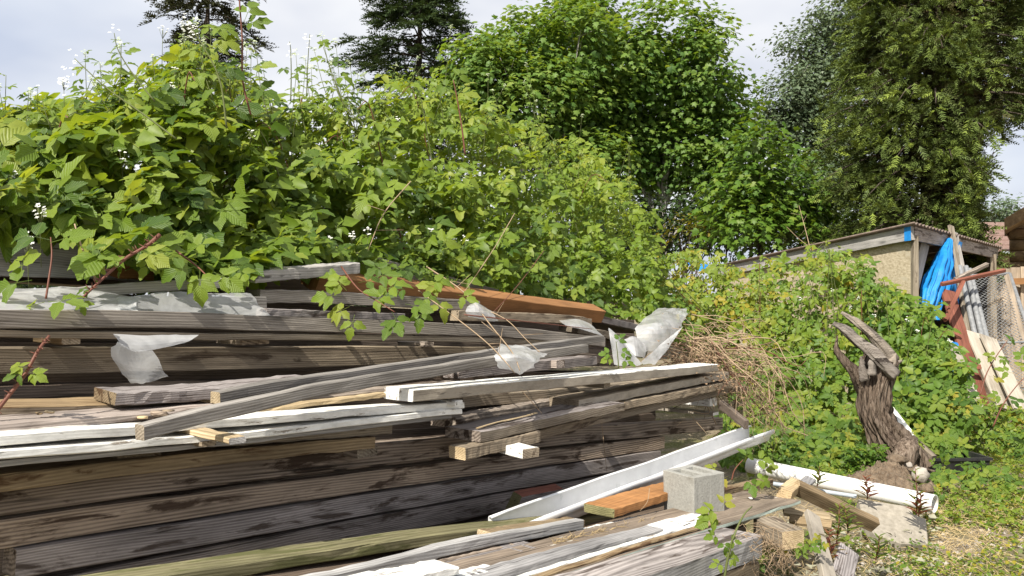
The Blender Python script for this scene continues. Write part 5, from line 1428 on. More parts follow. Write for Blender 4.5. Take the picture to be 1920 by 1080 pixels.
sprig('bramble_shoot', 'thin shoot with small buds beside the leftmost flowering tip', [(290, 190, 3.1), (250, 140, 3.1), (222, 95, 3.1), (214, 62, 3.1)], 0.0035, 0.0015, 'cane_green',
      [(222, 95, 3.1, 0.6, 120, 50), (222, 100, 3.1, 0.65, 40, 50), (230, 112, 3.1, 0.6, 200, 50)], 0.07, flower=[(214, 64, 3.1, 5)])
sprig('bramble_shoot', 'arching shoot with white buds in front of the left fir', [(425, 240, 3.2), (412, 150, 3.2), (380, 85, 3.2), (350, 40, 3.2)], 0.0045, 0.002, 'cane_green',
      [(392, 50, 3.2, 0.9, 20, 40), (398, 70, 3.2, 0.9, -10, 50), (395, 60, 3.2, 0.7, 100, 50), (380, 90, 3.2, 0.7, 200, 50), (410, 120, 3.2, 0.8, -10, 60)], 0.085, flower=[(348, 42, 3.2, 12), (360, 62, 3.2, 8)])
sprig('bramble_shoot', 'upright budding tip right of the tall shoot, the left one', [(545, 190, 3.6), (546, 140, 3.6), (545, 95, 3.6), (543, 78, 3.6)], 0.003, 0.0014, 'cane_green', [(546, 130, 3.6, 0.6, 160, 40), (546, 140, 3.6, 0.6, 10, 40)], 0.075, flower=[(544, 92, 3.6, 8)])
sprig('bramble_shoot', 'upright budding tip right of the tall shoot, the taller one', [(575, 180, 3.7), (577, 120, 3.7), (581, 64, 3.7)], 0.003, 0.0013, 'cane_green', [(577, 128, 3.7, 0.55, 160, 40)], 0.075, flower=[(580, 72, 3.7, 9)])
sprig('bramble_shoot', 'leafy tip standing up at the right of the budding pair', [(640, 190, 3.8), (620, 130, 3.8), (606, 88, 3.8)], 0.003, 0.0014, 'cane_green', [(607, 92, 3.8, 0.6, 90, 60), (612, 110, 3.8, 0.6, 170, 40), (615, 115, 3.8, 0.65, 10, 50), (625, 140, 3.8, 0.8, -10, 60)], 0.08)
sprig('bramble_shoot', 'leafy dark stemmed shoot before the left maple', [(872, 290, 5.0), (866, 240, 5.0), (858, 190, 5.0), (850, 150, 5.0)], 0.006, 0.003, 'cane_red', [(852, 150, 5.0, 1.0, 60, 60), (850, 160, 5.0, 1.0, 160, 50), (856, 175, 5.0, 1.0, 10, 50)], 0.085)
sprig('bramble_shoot', 'red arching cane that hangs over the white plastic at left', [(300, 440, 2.75), (275, 461, 2.72), (235, 485, 2.68), (190, 525, 2.6), (155, 558, 2.55)], 0.0075, 0.0035, 'cane_red',
      [(152, 560, 2.55, 0.45, -60, 60), (175, 540, 2.58, 0.4, 200, 50), (232, 492, 2.65, 0.5, 150, 40), (265, 470, 2.7, 0.8, -20, 60)], 0.085, thorns=True)
sprig('bramble_shoot', 'dark thin shoot in front of the grey beam with broad leaf tufts', [(86, 560, 2.5), (92, 520, 2.52), (97, 480, 2.55), (95, 445, 2.58)], 0.0035, 0.002, 'cane_red',
      [(95, 455, 2.55, 1.0, 20, 55), (94, 450, 2.55, 1.05, 150, 40), (60, 525, 2.5, 1.05, 175, 45), (40, 520, 2.5, 1.0, 110, 60), (84, 566, 2.48, 0.9, 195, 35), (90, 566, 2.48, 1.0, 10, 30)], 0.082)
sprig('bramble_shoot', 'red cane with three small round leaves at the left edge', [(-20, 790, 2.05), (10, 750, 2.07), (45, 705, 2.1), (70, 660, 2.13), (92, 630, 2.2)], 0.0055, 0.004, 'cane_red',
      [(52, 690, 2.08, 0.42, 150, 45), (54, 697, 2.08, 0.42, -20, 60), (50, 695, 2.08, 0.4, 210, 60)], 0.085, thorns=True)
sprig('bramble_shoot', 'brown double stem rooted between beam and plastic with crinkled leaves', [(180, 525, 2.75), (165, 490, 2.78), (150, 455, 2.82), (140, 420, 2.85)], 0.004, 0.0025, 'cane_dead',
      [(160, 480, 2.75, 0.6, 60, 60), (163, 490, 2.75, 0.6, 20, 60), (150, 450, 2.78, 0.7, 160, 40), (180, 515, 2.72, 0.5, 150, 45)], 0.075)
sprig('bramble_shoot', 'leafy spray drooping over the plank stack below the silver plank', [(640, 500, 3.6), (670, 540, 3.35), (700, 560, 3.2), (740, 585, 3.15)], 0.004, 0.002, 'cane_red',
      [(640, 555, 3.3, 1.0, 180, 50), (655, 575, 3.28, 1.0, 200, 60), (650, 545, 3.3, 1.0, 120, 60), (690, 560, 3.2, 0.9, 0, 50), (640, 525, 3.6, 1.0, 150, 50), (672, 530, 3.6, 1.0, 30, 55), (800, 530, 4.0, 1.2, 20, 50), (830, 540, 4.0, 1.1, 160, 50), (770, 535, 3.9, 1.1, 200, 55), (855, 552, 4.1, 1.1, -20, 55), (815, 560, 3.7, 1.0, -60, 60), (790, 575, 3.3, 0.9, -90, 65), (665, 590, 3.25, 0.9, 260, 70), (715, 545, 3.2, 1.0, 30, 55), (740, 560, 3.2, 1.0, 160, 50), (760, 570, 3.2, 0.95, -10, 55), (735, 585, 3.15, 0.9, -60, 65), (745, 590, 3.15, 0.9, -110, 65), (780, 560, 3.3, 0.9, 20, 50), (620, 560, 3.35, 0.7, 170, 55), (700, 520, 3.4, 1.0, 20, 50), (725, 510, 3.5, 1.0, 140, 50)], 0.072)
sprig('bramble_shoot', 'dark leaf spray hanging below the thicket left of the silver plank', [(330, 470, 3.0), (370, 500, 2.95), (395, 525, 2.9)], 0.004, 0.002, 'cane_red',
      [(375, 505, 2.9, 1.1, -80, 65), (365, 500, 2.9, 1.0, 200, 55), (400, 510, 2.9, 1.0, -20, 60), (310, 490, 2.95, 0.8, -60, 60), (330, 480, 2.95, 0.9, 180, 55), (285, 480, 2.95, 0.8, -100, 60), (350, 470, 2.95, 1.0, 40, 50), (425, 495, 3.0, 0.9, 10, 55), (445, 500, 3.0, 0.8, -50, 60)], 0.075)
sprig('bramble_shoot', 'bright green sprig growing up beside the torn white flap', [(1160, 690, 3.95), (1158, 665, 3.95), (1155, 640, 3.95)], 0.003, 0.0015, 'cane_green',
      [(1155, 645, 3.9, 0.8, 70, 60), (1158, 660, 3.9, 0.8, 0, 55), (1150, 662, 3.9, 0.8, 170, 55), (1162, 672, 3.9, 0.9, -20, 55), (1148, 670, 3.9, 0.7, 210, 55)], 0.055, tint_mat='weed_leaf')
sprig('bramble_shoot', 'sprig with red stalks behind the cinder block', [(1372, 900, 3.9), (1378, 880, 3.9), (1395, 860, 3.9)], 0.004, 0.002, 'cane_red',
      [(1365, 893, 3.85, 0.8, 200, 55), (1395, 865, 3.85, 1.0, 60, 55), (1410, 860, 3.85, 1.0, 0, 55), (1400, 890, 3.85, 1.0, -70, 70), (1415, 895, 3.85, 0.9, -20, 65), (1425, 880, 3.9, 0.8, 20, 55), (1350, 880, 3.9, 0.7, 150, 50)], 0.062, tint_mat='weed_leaf')
sprig('bramble_shoot', 'pale stemmed sprig climbing in front of the green edged board', [(1357, 1090, 2.6), (1366, 1040, 2.6), (1378, 1000, 2.6), (1395, 965, 2.65), (1410, 950, 2.7)], 0.005, 0.0025, 'cane_green',
      [(1350, 960, 2.6, 0.75, 170, 60), (1345, 965, 2.6, 0.8, 210, 65), (1352, 955, 2.6, 0.7, 60, 55), (1350, 1000, 2.6, 0.55, 200, 60), (1355, 1010, 2.6, 0.5, -80, 70), (1362, 1012, 2.6, 0.5, 0, 60), (1360, 1050, 2.6, 0.6, 20, 60), (1358, 1055, 2.6, 0.5, 190, 60)], 0.062, tint_mat='weed_leaf')
sprig('bramble_shoot', 'young shoot with dark stem in front of the cream boards', [(1838, 740, 6.6), (1850, 700, 6.7), (1870, 665, 6.8), (1888, 640, 6.85)], 0.006, 0.003, 'cane_red',
      [(1842, 690, 6.7, 1.0, 120, 55), (1838, 720, 6.7, 1.0, 170, 55), (1868, 668, 6.75, 1.0, 170, 50), (1870, 670, 6.75, 1.0, -20, 50), (1888, 642, 6.85, 1.0, 40, 60), (1855, 705, 6.7, 0.9, -20, 50)], 0.075, tint_mat='weed_leaf')
sprig('bramble_shoot', 'second young shoot with dark stem at the right picture edge', [(1862, 800, 6.2), (1880, 760, 6.2), (1905, 725, 6.2), (1930, 700, 6.2)], 0.006, 0.003, 'cane_red',
      [(1900, 700, 6.2, 1.0, 150, 55), (1905, 690, 6.2, 1.1, 30, 50), (1880, 740, 6.2, 0.9, 180, 50), (1890, 750, 6.2, 0.9, 0, 50), (1915, 680, 6.2, 1.1, 80, 60)], 0.08, tint_mat='weed_leaf')

# dead canes lying across the pile
def dead_cane(label, pts, r=0.003, mat='cane_dead', twigs=2):
    c = curve_pts([P(*q) for q in pts], 16)
    tb = Tubes().add(c, r, r * 0.5, n=5)
    for _ in range(twigs):
        i = R.randrange(2, 13)
        tb.add([c[i], c[i] + Vector((R.uniform(-0.15, 0.15), R.uniform(-0.06, 0.06), R.uniform(-0.02, 0.14)))], r * 0.5, r * 0.25, n=4)
    o = link('dead_cane', tb.mesh('dead_cane'), mat=M[mat])
    return tag(o, label, 'dead cane', 'dead canes over the pile')
def dc(px, py, c): return (px, py, dep(px, c))
dead_cane('long pale cane slanting from the bramble down to the orange timber', [dc(965, 400, 4.6), dc(930, 460, 4.3), dc(890, 520, 4.0), dc(872, 545, 3.9)])
dead_cane('tan cane running from the timber to the plastic scrap, middle of three', [dc(800, 500, 4.2), dc(870, 548, 3.8), dc(920, 610, 3.2), dc(960, 660, 2.7), dc(975, 695, 2.6)], 0.004)
dead_cane('tan cane running down to the plastic scrap, left of three', [dc(785, 545, 3.9), dc(860, 600, 3.3), dc(910, 640, 2.9), dc(945, 675, 2.6), dc(965, 700, 2.55)], 0.0032)
dead_cane('tan cane crossing the grain beam towards the scrap, right of three', [dc(900, 575, 3.6), dc(950, 600, 3.3), dc(985, 635, 3.0), dc(1012, 660, 2.8)], 0.0028)
dead_cane('reddish cane reaching from the bramble to the orange timber', [dc(1020, 470, 4.6), dc(975, 530, 4.2), dc(930, 580, 3.9), dc(915, 590, 3.8)], 0.003, 'cane_red')
dead_cane('pale bare cane beside the thicket edge at right', [dc(1225, 480, 5.4), dc(1190, 510, 5.2), dc(1160, 550, 5.0)], 0.0028)
dead_cane('red runner lying along the top of the grain beam', [dc(870, 590, 3.4), dc(960, 600, 3.3), dc(1050, 610, 3.3), dc(1110, 617, 3.3)], 0.0035, 'cane_red', 0)
dead_cane('slanting brown cane in front of the upper thicket', [dc(770, 340, 4.2), dc(720, 400, 4.1), dc(690, 470, 4.0)], 0.0035, 'cane_dead')
dead_cane('tall bare twig over the shed roof', [(1520, 470, 9.6), (1510, 430, 9.8), (1498, 385, 10)], 0.005, 'cane_dead')
dead_cane('second bare twig slanting over the shed roof', [(1520, 465, 9.6), (1495, 445, 9.7), (1475, 425, 9.8)], 0.004, 'cane_dead')
dead_cane('thin twig dangling below the long white board', [dc(980, 735, 2.84), dc(1000, 757, 2.74), dc(1016, 775, 2.68)], 0.002, 'cane_dead', 1)
dead_cane('pair of thin straws hanging on the lower dark beams', [dc(1128, 790, 3.2), dc(1134, 850, 3.15), dc(1138, 885, 3.15)], 0.0018, 'cane_dead', 1)
dead_cane('curled thin straw on the orange cut board', [dc(1218, 915, 2.25), dc(1214, 940, 2.2), dc(1200, 958, 2.2)], 0.0016, 'cane_dead', 0)

# tangle of dry vines at the pile end
def dry_vines():
    rr = random.Random(31)
    root = empty('dry_vine_heap', P(1360, 720, 4.9), 'heap of dry tan vines and roots spilling off the right end of the pile', 'dry vines')
    strand = [0]
    tb = Tubes()
    for k in range(140):
        x = rr.gauss(1300, 40); y = rr.gauss(645, 26)
        d = rr.uniform(5.0, 5.7)
        lx = rr.uniform(30, 205); ly = rr.uniform(10, 170)
        if rr.random() < 0.42: x = rr.uniform(1235, 1365); y = rr.uniform(625, 700); d = rr.uniform(5.2, 5.8); ly = rr.uniform(-45, 55); lx = rr.uniform(-90, 190)
        elif rr.random() < 0.35: x = rr.uniform(1330, 1430); y = rr.uniform(650, 740); lx = rr.uniform(-60, 90); ly = rr.uniform(30, 110)
        a = P(x, y, d); b = P(x + lx * 0.45 + rr.uniform(-22, 22), y + ly * 0.22 + rr.uniform(-30, 24), d - rr.uniform(0.0, 0.25)); c = P(x + lx * 0.8 + rr.uniform(-24, 24), y + ly * 0.6 + rr.uniform(-32, 28), d - rr.uniform(0.0, 0.35)); e = P(x + lx + rr.uniform(-35, 30), y + ly, d - rr.uniform(0, 0.4))
        pts = curve_pts([a, b, c, e], 10)
        r = rr.choice([0.0016, 0.002, 0.003, 0.0048])
        if k < 60:
            t1 = Tubes().add(pts, r * 1.5, r * 0.6, n=4)
            link('vine', t1.mesh('vine'), root, M[rr.choice(['cane_dead', 'cane_dead', 'cane_dead', 'cane_red'])])
        else: tb.add(pts, r, r * 0.5, n=4)
    o = link('tangle', tb.mesh('tangle'), root, M['cane_dead']); o['kind'] = 'stuff'
    tb = Tubes()
    for k in range(260):
        f = rr.random() ** 0.8; x = 1255 + 185 * f + rr.gauss(0, 24); y = 650 + 85 * f + rr.gauss(0, 24 + 12 * f); d = rr.uniform(5.2, 5.8)
        q = [P(x, y, d)]; dr = Vector((rr.gauss(0.4, 1), rr.gauss(0, 0.7), rr.gauss(-0.25, 0.6))).normalized()
        for s in range(4):
            dr = (dr + Vector((rr.gauss(0, 0.35), rr.gauss(0, 0.3), rr.gauss(-0.05, 0.35)))).normalized(); q.append(q[-1] + dr * rr.uniform(0.03, 0.075))
        r = rr.choice([0.0015, 0.002, 0.003, 0.0045])
        tb.add(q, r, r * 0.5, n=4)
        if rr.random() < 0.6: tb.add([q[2], q[2] + Vector((rr.gauss(0, 0.05), rr.gauss(0, 0.04), rr.gauss(0, 0.05)))], r * 0.6, r * 0.3, n=3)
    o = link('brown_tangle', tb.mesh('brown_tangle'), root, M['cane_brown']); o['kind'] = 'stuff'
    # hanging fringe and litter
    tb = Tubes()
    for k in range(45):
        x = rr.uniform(1375, 1470); y = rr.uniform(710, 790); d = rr.uniform(4.8, 5.4)
        q = [P(x, y, d)]
        for s in range(4): q.append(q[-1] + Vector((rr.uniform(-0.03, 0.05), rr.uniform(-0.03, 0.03), rr.uniform(-0.10, 0.01))))
        tb.add(q, 0.0015, 0.001, n=3)
    o = link('fringe', tb.mesh('fringe'), root, M['cane_dead']); o['kind'] = 'stuff'
    V, Fc = [], []
    for k in range(900):
        x = rr.gauss(1340, 55); y = 640 + (x - 1240) * 0.55 + rr.gauss(0, 20); d = rr.uniform(4.7, 5.3)
        c = P(x, y, d); s = rr.uniform(0.006, 0.018)
        q = [c + Vector((rr.uniform(-s, s), rr.uniform(-s, s), rr.uniform(-s, s) * 0.6)) for _ in range(3)]
        k0 = len(V); V += q; Fc.append((k0, k0 + 1, k0 + 2))
    o = link('leaf_litter', pymesh('leaf_litter', V, Fc), root, plain('brown leaf litter', (0.25, 0.165, 0.10), 0.9)); o['kind'] = 'stuff'
    tb = Tubes()
    for k in range(110):
        x = rr.uniform(1375, 1480); y = rr.uniform(990, 1050); d = rr.uniform(3.0, 3.3)
        q = [P(x, y, d)]
        for s in range(5): q.append(q[-1] + Vector((rr.uniform(-0.05, 0.04), rr.uniform(-0.03, 0.03), rr.uniform(-0.05, 0.02))))
        tb.add(q, 0.0014, 0.001, n=3)
    o = link('root_tuft', tb.mesh('root_tuft')); o.data.materials.append(M['cane_dead'])
    tag(o, 'tuft of dry roots hanging from the front stack by the sawn chunk', 'dry roots', kind='stuff')
dry_vines()
# ------------------------------------------------------------------ ground cover
def oval(seed, w=0.36):
    rr = random.Random(seed)
    V = [(0, 0, 0), (w, 0.4, 0.08), (0, 1, -0.1), (-w, 0.4, 0.08), (0, 0.45, 0.0)]
    T = [(0, 1, 4), (1, 2, 4), (2, 3, 4), (3, 0, 4)]
    return np.array(V, float), np.array(T), np.array([(v[0], v[1]) for v in V])
OVAL = [oval(1), oval(2, 0.42)]


def ground_cover():
    g = np.random.default_rng(77); rr = random.Random(77)
    # small leaves
    def patch(name, n, region, s0, s1, mat, tint, tmpl, hmax, clump=0.0, fr=1.1):
        px = g.uniform(region[0], region[1], n * 3); py = g.uniform(region[2], region[3], n * 3)
        # onto the ground plane
        d = CAMZ / np.maximum((py - 560.0) / F, 0.05)
        pos = pix_pos(px, py, d)
        cl = np.array([mnoise.noise(Vector((p[0] * fr, p[1] * fr, 3.3))) + 0.5 * mnoise.noise(Vector((p[0] * 3.4, p[1] * 3.4, 1.3))) for p in pos])
        cl = cl + np.clip((px - 1700) / 320.0, -0.6, 0.6) * (1 if clump > -1 else 0)
        keep = np.where(cl > clump)[0][:n]
        pos = pos[keep]; m = len(pos)
        z = np.array([gz(p[0], p[1]) for p in pos])
        pos[:, 2] = z + g.random(m) ** 1.6 * hmax
        N = np.array((0, 0, 1.0)) + g.normal(0, 0.5, (m, 3)); H = g.normal(0, 1, (m, 3))
        S = g.uniform(s0, s1, m)
        V, T, U, Ti = place(tmpl, g.integers(0, len(tmpl), m), orient(N, H), S, pos, np.clip(g.normal(tint, 0.2, m), 0, 1))
        o = link(name, npmesh(name, V, T, U, Ti, smooth=True), mat=M[mat]); o['kind'] = 'stuff'
        return o
    tag(patch('ground_weeds', 7000, (1600, 2000, 800, 1100), 0.012, 0.030, 'weed', 0.78, OVAL, 0.05, 0.10), 'yellow green mossy ground cover at the lower right', 'ground cover')
    tag(patch('ground_weeds', 900, (1380, 1760, 950, 1100), 0.014, 0.034, 'weed', 0.55, OVAL, 0.09, -0.1), 'scattered small weeds on the dirt around the slab', 'ground cover')
    tag(patch('grass_seedlings', 1700, (1560, 2000, 820, 1000), 0.016, 0.040, 'weed', 0.70, BRAM_LOW, 0.08, 0.22), 'taller weeds along the edge of the ground cover', 'ground cover')
    # straw
    tb = Tubes()
    for k in range(1500):
        x = rr.uniform(1380, 1950); y = rr.uniform(930, 1090)
        if rr.random() < 0.35: x = rr.gauss(1760, 60); y = rr.gauss(1000, 30)
        d = CAMZ / max((y - 560.0) / F, 0.05)
        p = P(x, y, d); p.z = gz(p.x, p.y) + rr.uniform(0.004, 0.03)
        an = rr.uniform(0, math.pi); L = rr.uniform(0.03, 0.13)
        e = p + Vector((math.cos(an) * L, math.sin(an) * L, rr.uniform(-0.01, 0.03)))
        m_ = p.lerp(e, 0.5) + Vector((0, 0, rr.uniform(0, 0.02)))
        tb.add([p, m_, e], 0.0016, 0.0008, n=3)
    o = link('straw', tb.mesh('straw'), mat=plain('dry straw', (0.56, 0.43, 0.22), 0.8)); tag(o, 'dry straw strewn over the ground at lower right', 'straw', kind='stuff')
    # straw on the front stack
    tb = Tubes()
    for k in range(240):
        x = rr.uniform(1035, 1225); y = 1020 - (x - 1035) * 0.20 + rr.gauss(0, 4)
        p = P(x, y, dep(x, 2.16)); an = rr.gauss(0.8, 0.6); L = rr.uniform(0.015, 0.06)
        tb.add([p, p + Vector((math.cos(an) * L, math.sin(an) * L, rr.uniform(-0.004, 0.012)))], 0.0011, 0.0007, n=3)
    o = link('straw', tb.mesh('straw'), mat=plain('straw on planks', (0.46, 0.34, 0.18), 0.8)); tag(o, 'dry straw lying between two planks of the front stack', 'straw', kind='stuff')
    # gravel
    V, Fc = [], []
    oct_ = [Vector((1, 0, 0)), Vector((-1, 0, 0)), Vector((0, 1, 0)), Vector((0, -1, 0)), Vector((0, 0, 1)), Vector((0, 0, -1))]
    of = [(0, 2, 4), (2, 1, 4), (1, 3, 4), (3, 0, 4), (2, 0, 5), (1, 2, 5), (3, 1, 5), (0, 3, 5)]
    for k in range(1500):
        x = rr.uniform(1560, 1990); y = rr.uniform(960, 1095)
        d = CAMZ / max((y - 560.0) / F, 0.05); p = P(x, y, d); p.z = gz(p.x, p.y)
        s = rr.choice([0.004, 0.006, 0.009, 0.016]) * rr.uniform(0.7, 1.3)
        k0 = len(V)
        for q in oct_: V.append(p + Vector((q.x * s * rr.uniform(0.6, 1.3), q.y * s * rr.uniform(0.6, 1.3), q.z * s * rr.uniform(0.4, 0.9))))
        Fc += [tuple(k0 + i for i in f) for f in of]
    o = link('gravel', pymesh('gravel', V, Fc), mat=M['rock']); tag(o, 'loose gravel on the bare ground at lower right', 'gravel', kind='stuff')
    # wood chips and withered leaves
    V, Fc = [], []
    for k in range(320):
        x = rr.uniform(1440, 1760); y = rr.uniform(960, 1085)
        d = CAMZ / max((y - 560.0) / F, 0.05) * rr.uniform(0.93, 1.0); p = P(x, y, d); p.z = max(p.z, gz(p.x, p.y) + 0.01)
        s = rr.uniform(0.01, 0.03); k0 = len(V)
        V += [p + Vector((rr.uniform(-s, s), rr.uniform(-s, s), rr.uniform(0, s))) for _ in range(4)]
        Fc += [(k0, k0 + 1, k0 + 2), (k0, k0 + 2, k0 + 3)]
    o = link('withered_leaves', pymesh('withered_leaves', V, Fc), mat=plain('pale withered leaves', (0.33, 0.32, 0.23), 0.8)); tag(o, 'pale withered leaves and chips around the slab', 'withered leaves', kind='stuff')
ground_cover()

def base_weeds():
    g = np.random.default_rng(91); n = 420
    px = g.uniform(1585, 1660, n); py = g.uniform(835, 905, n)
    pos = pix_pos(px, py, 5.85 + g.uniform(0, 0.3, n)); 
    N = np.array((0, -0.3, 1.0)) + g.normal(0, 0.45, (n, 3)); H = g.normal(0, 1, (n, 3))
    V, T, U, Ti = place(BRAM_LOW, g.integers(0, len(BRAM_LOW), n), orient(N, H), g.uniform(0.02, 0.045, n), pos, np.clip(g.normal(0.35, 0.2, n), 0, 1))
    o = link('stump_weeds', npmesh('stump_weeds', V, T, U, Ti, smooth=True), mat=M['weed']); tag(o, 'small shaded weeds at the left foot of the stump', 'weeds', kind='stuff')
base_weeds()

def spike_weed(label, px, py, d, h, mat_leaf, red):
    rr = random.Random(int(px))
    base = P(px, py, d); root = empty('upright_weed', base, label, 'weed', 'upright weeds by the drain pipe')
    top = base + Vector((rr.uniform(-0.02, 0.02), 0, h))
    link('stem', Tubes().add([base, base.lerp(top, 0.5) + Vector((0.006, 0, 0)), top], 0.004, 0.002, n=5).mesh('stem'), root, M['cane_red'])
    v, t, u = leaflet(4, wid=0.13, fold=0.3, droop=0.25, serr=0.03, rr=rr)
    me = npmesh('leaf', v, t, u, None, smooth=True); me.materials.append(M[mat_leaf])
    for k in range(22):
        f = (k + 1) / 23; p = base.lerp(top, f); an = k * 2.4
        hd = np.array([[math.cos(an), math.sin(an), 0.65]]); N = np.array([[-math.cos(an) * 0.6, -math.sin(an) * 0.6, 0.9]])
        r = orient(N, hd)[0]
        o = bpy.data.objects.new('leaf', me); COL.objects.link(o); o.parent = root
        mw = np.eye(4); mw[:3, :3] = r * (0.085 * (1.1 - f * 0.6)); mw[:3, 3] = np.array(p - base); o.matrix_basis = Matrix(mw.tolist())
M['redleaf'] = leafmat('reddish weed leaf', [(0, (0.15, 0.035, 0.025)), (0.5, (0.20, 0.06, 0.03)), (1, (0.15, 0.13, 0.035))], None, True, 0.3, 0.5)
M['greenspike'] = leafmat('green spike leaf', [(0, (0.08, 0.14, 0.02)), (1, (0.19, 0.21, 0.035))], None, True, 0.35, 0.5)
spike_weed('reddish upright weed in front of the middle of the drain pipe', 1626, 936, 4.6, 0.13, 'redleaf', True)
spike_weed('tall green tipped weed near the open end of the drain pipe', 1718, 965, 4.45, 0.26, 'greenspike', True)
spike_weed('red stemmed weed at the base of the tall one by the pipe end', 1722, 968, 4.42, 0.13, 'redleaf', True)
spike_weed('green upright weed at the left part of the drain pipe', 1532, 912, 4.75, 0.12, 'greenspike', False)
spike_weed('leafy upright weed right of the leaning white post', 1568, 1020, 3.9, 0.20, 'greenspike', False)
spike_weed('small upright weed below the tan post', 1590, 1000, 4.0, 0.14, 'greenspike', False)
spike_weed('red weed at the foot of the leaning white post', 1556, 1052, 3.7, 0.14, 'redleaf', True)
spike_weed('low green weed in front of the concrete slab', 1642, 1050, 3.9, 0.12, 'greenspike', False)

# ------------------------------------------------------------------ trees
def maple_leaf(seed):
    rr = random.Random(seed)
    pts = [(0, 0), (0.22, -0.02), (0.50, 0.18), (0.30, 0.32), (0.52, 0.66), (0.22, 0.60), (0, 1.0), (-0.22, 0.60), (-0.52, 0.66), (-0.30, 0.32), (-0.50, 0.18), (-0.22, -0.02)]
    V = [(0, 0.35, 0.06)] + [(x * rr.uniform(0.9, 1.1), y * rr.uniform(0.92, 1.08), -0.16 * (x * x + y * y * 0.8) + rr.uniform(-0.04, 0.04)) for x, y in pts]
    n = len(pts)
    T = [(0, 1 + (i + 1) % n, 1 + i) for i in range(n)]
    return np.array(V, float), np.array(T)[:, ::-1].copy(), np.array([(v[0], v[1]) for v in V])
MAPLE = [maple_leaf(i) for i in range(4)]
def limb_tree(root, base, top, r0, lobes, mat, rr, n_limbs=9, name='trunk'):
    """trunk and limbs reaching into the lobes"""
    mid = base.lerp(top, 0.5) + Vector((rr.uniform(-0.2, 0.2), 0, 0))
    link(name, Tubes().add(curve_pts([base, mid, top], 10), r0, r0 * 0.35, n=10, jit=0.05).mesh(name), root, mat)
    for k in range(n_limbs):
        c, rad = rr.choice(lobes)
        s = base.lerp(top, rr.uniform(0.25, 0.85))
        e = c + Vector((rr.uniform(-0.5, 0.5) * rad.x, rr.uniform(-0.5, 0.5) * rad.y, rr.uniform(-0.4, 0.5) * rad.z))
        m_ = s.lerp(e, 0.5) + Vector((0, 0, 0.25))
        tb = Tubes().add(curve_pts([s, m_, e], 8), r0 * 0.38, r0 * 0.08, n=6)
        for q in range(3):
            f = e + Vector((rr.uniform(-0.6, 0.6) * rad.x, rr.uniform(-0.5, 0.5) * rad.y, rr.uniform(0, 0.6) * rad.z))
            tb.add([m_.lerp(e, rr.random()), f], r0 * 0.12, r0 * 0.03, n=5)
        link('branch', tb.mesh('branch'), root, mat)

def broad_tree(name, label, cat, d, lobes_px, base_px, n, size, tmpl, mat, tint, seed, bark, hang=0.5, r0=0.16, gap=-0.25, group=None, n_limbs=9, shell=0.55, freq=1.1, topbias=0.0, spread=0.16):
    """lobes_px: (cx, cy, rx, ry) ellipses in photo pixels at distance d"""
    g = np.random.default_rng(seed); rr = random.Random(seed)
    lobes = []
    for (cx, cy, rx, ry) in lobes_px:
        dd = d + rr.uniform(-0.6, 0.6)
        rxm, rzm = rx * dd / F, ry * dd / F
        lobes.append((P(cx, cy, dd), Vector((rxm, (rxm + rzm) * 0.5, rzm))))
    wts = np.array([l[1].x * l[1].z for l in lobes]); wts /= wts.sum()
    root_pos = P(*base_px, d); root_pos.z = gz(root_pos.x, root_pos.y) - 0.05
    root = empty(name, root_pos, label, cat, group)
    # sprays: cluster centres, then leaves hung around each
    ncl = n // 9
    li = g.choice(len(lobes), ncl * 2, p=wts)
    dirs = g.normal(0, 1, (ncl * 2, 3)); dirs /= np.linalg.norm(dirs, axis=1, keepdims=True)
    rad = shell + (1 - shell) * g.random(ncl * 2) ** 0.6
    C = np.array([lobes[i][0] for i in li]); RR = np.array([lobes[i][1] for i in li])
    bump = np.array([1 + 0.15 * mnoise.noise(Vector(dv) * 2.6 + Vector((seed, i_ * 3.0, 0))) for dv, i_ in zip(dirs, li)])
    cp = C + dirs * RR * (rad * bump)[:, None]
    nv = np.array([mnoise.noise(Vector(p) * freq + Vector((seed, 0, 0))) for p in cp])
    keep = np.where((nv > gap) & (cp[:, 2] > 0.3))[0][:ncl]
    cp, dirs, nv = cp[keep], dirs[keep], nv[keep]
    m = len(cp) * 9
    par = np.repeat(np.arange(len(cp)), 9)
    sp = size * 9 ** 0.5 * spread * 4
    pos = cp[par] + g.normal(0, 1, (m, 3)) * np.array((sp, sp, sp * 0.6))
    N = dirs[par] * 0.55 + np.array((0, 0, 0.75)) + g.normal(0, 0.33, (m, 3))
    H = dirs[par] * 0.6 + np.array((0, 0, -hang)) + g.normal(0, 0.5, (m, 3))
    S = size * g.uniform(0.7, 1.25, m)
    tn = np.clip(g.normal(tint, 0.13, m) + nv[par] * 0.25 + g.normal(0, 0.10, len(cp))[par] + topbias * dirs[par][:, 2], 0, 1)
    V, T, U, Ti = place(tmpl, g.integers(0, len(tmpl), m), orient(N, H), S, pos, tn)
    o = link('crown', npmesh('crown', V, T, U, Ti), root, M[mat]); o['kind'] = 'stuff'
    ztop = max(l[0].z for l in lobes)
    top = Vector((sum(l[0].x for l in lobes) / len(lobes), sum(l[0].y for l in lobes) / len(lobes), ztop))
    limb_tree(root, root_pos, root_pos.lerp(top, 0.85), r0, lobes, bark, rr, n_limbs)
    return root
M['maple'] = leafmat('maple crown', [(0, (0.055, 0.125, 0.028)), (0.35, (0.108, 0.205, 0.040)), (0.7, (0.175, 0.275, 0.052)), (1, (0.250, 0.325, 0.064))], (0.09, 0.15, 0.06), False, 0.44, 0.5)
M['limey'] = leafmat('lime green crown', [(0, (0.05, 0.115, 0.016)), (0.5, (0.10, 0.19, 0.022)), (1, (0.19, 0.26, 0.03))], (0.12, 0.17, 0.06), False, 0.38, 0.5)
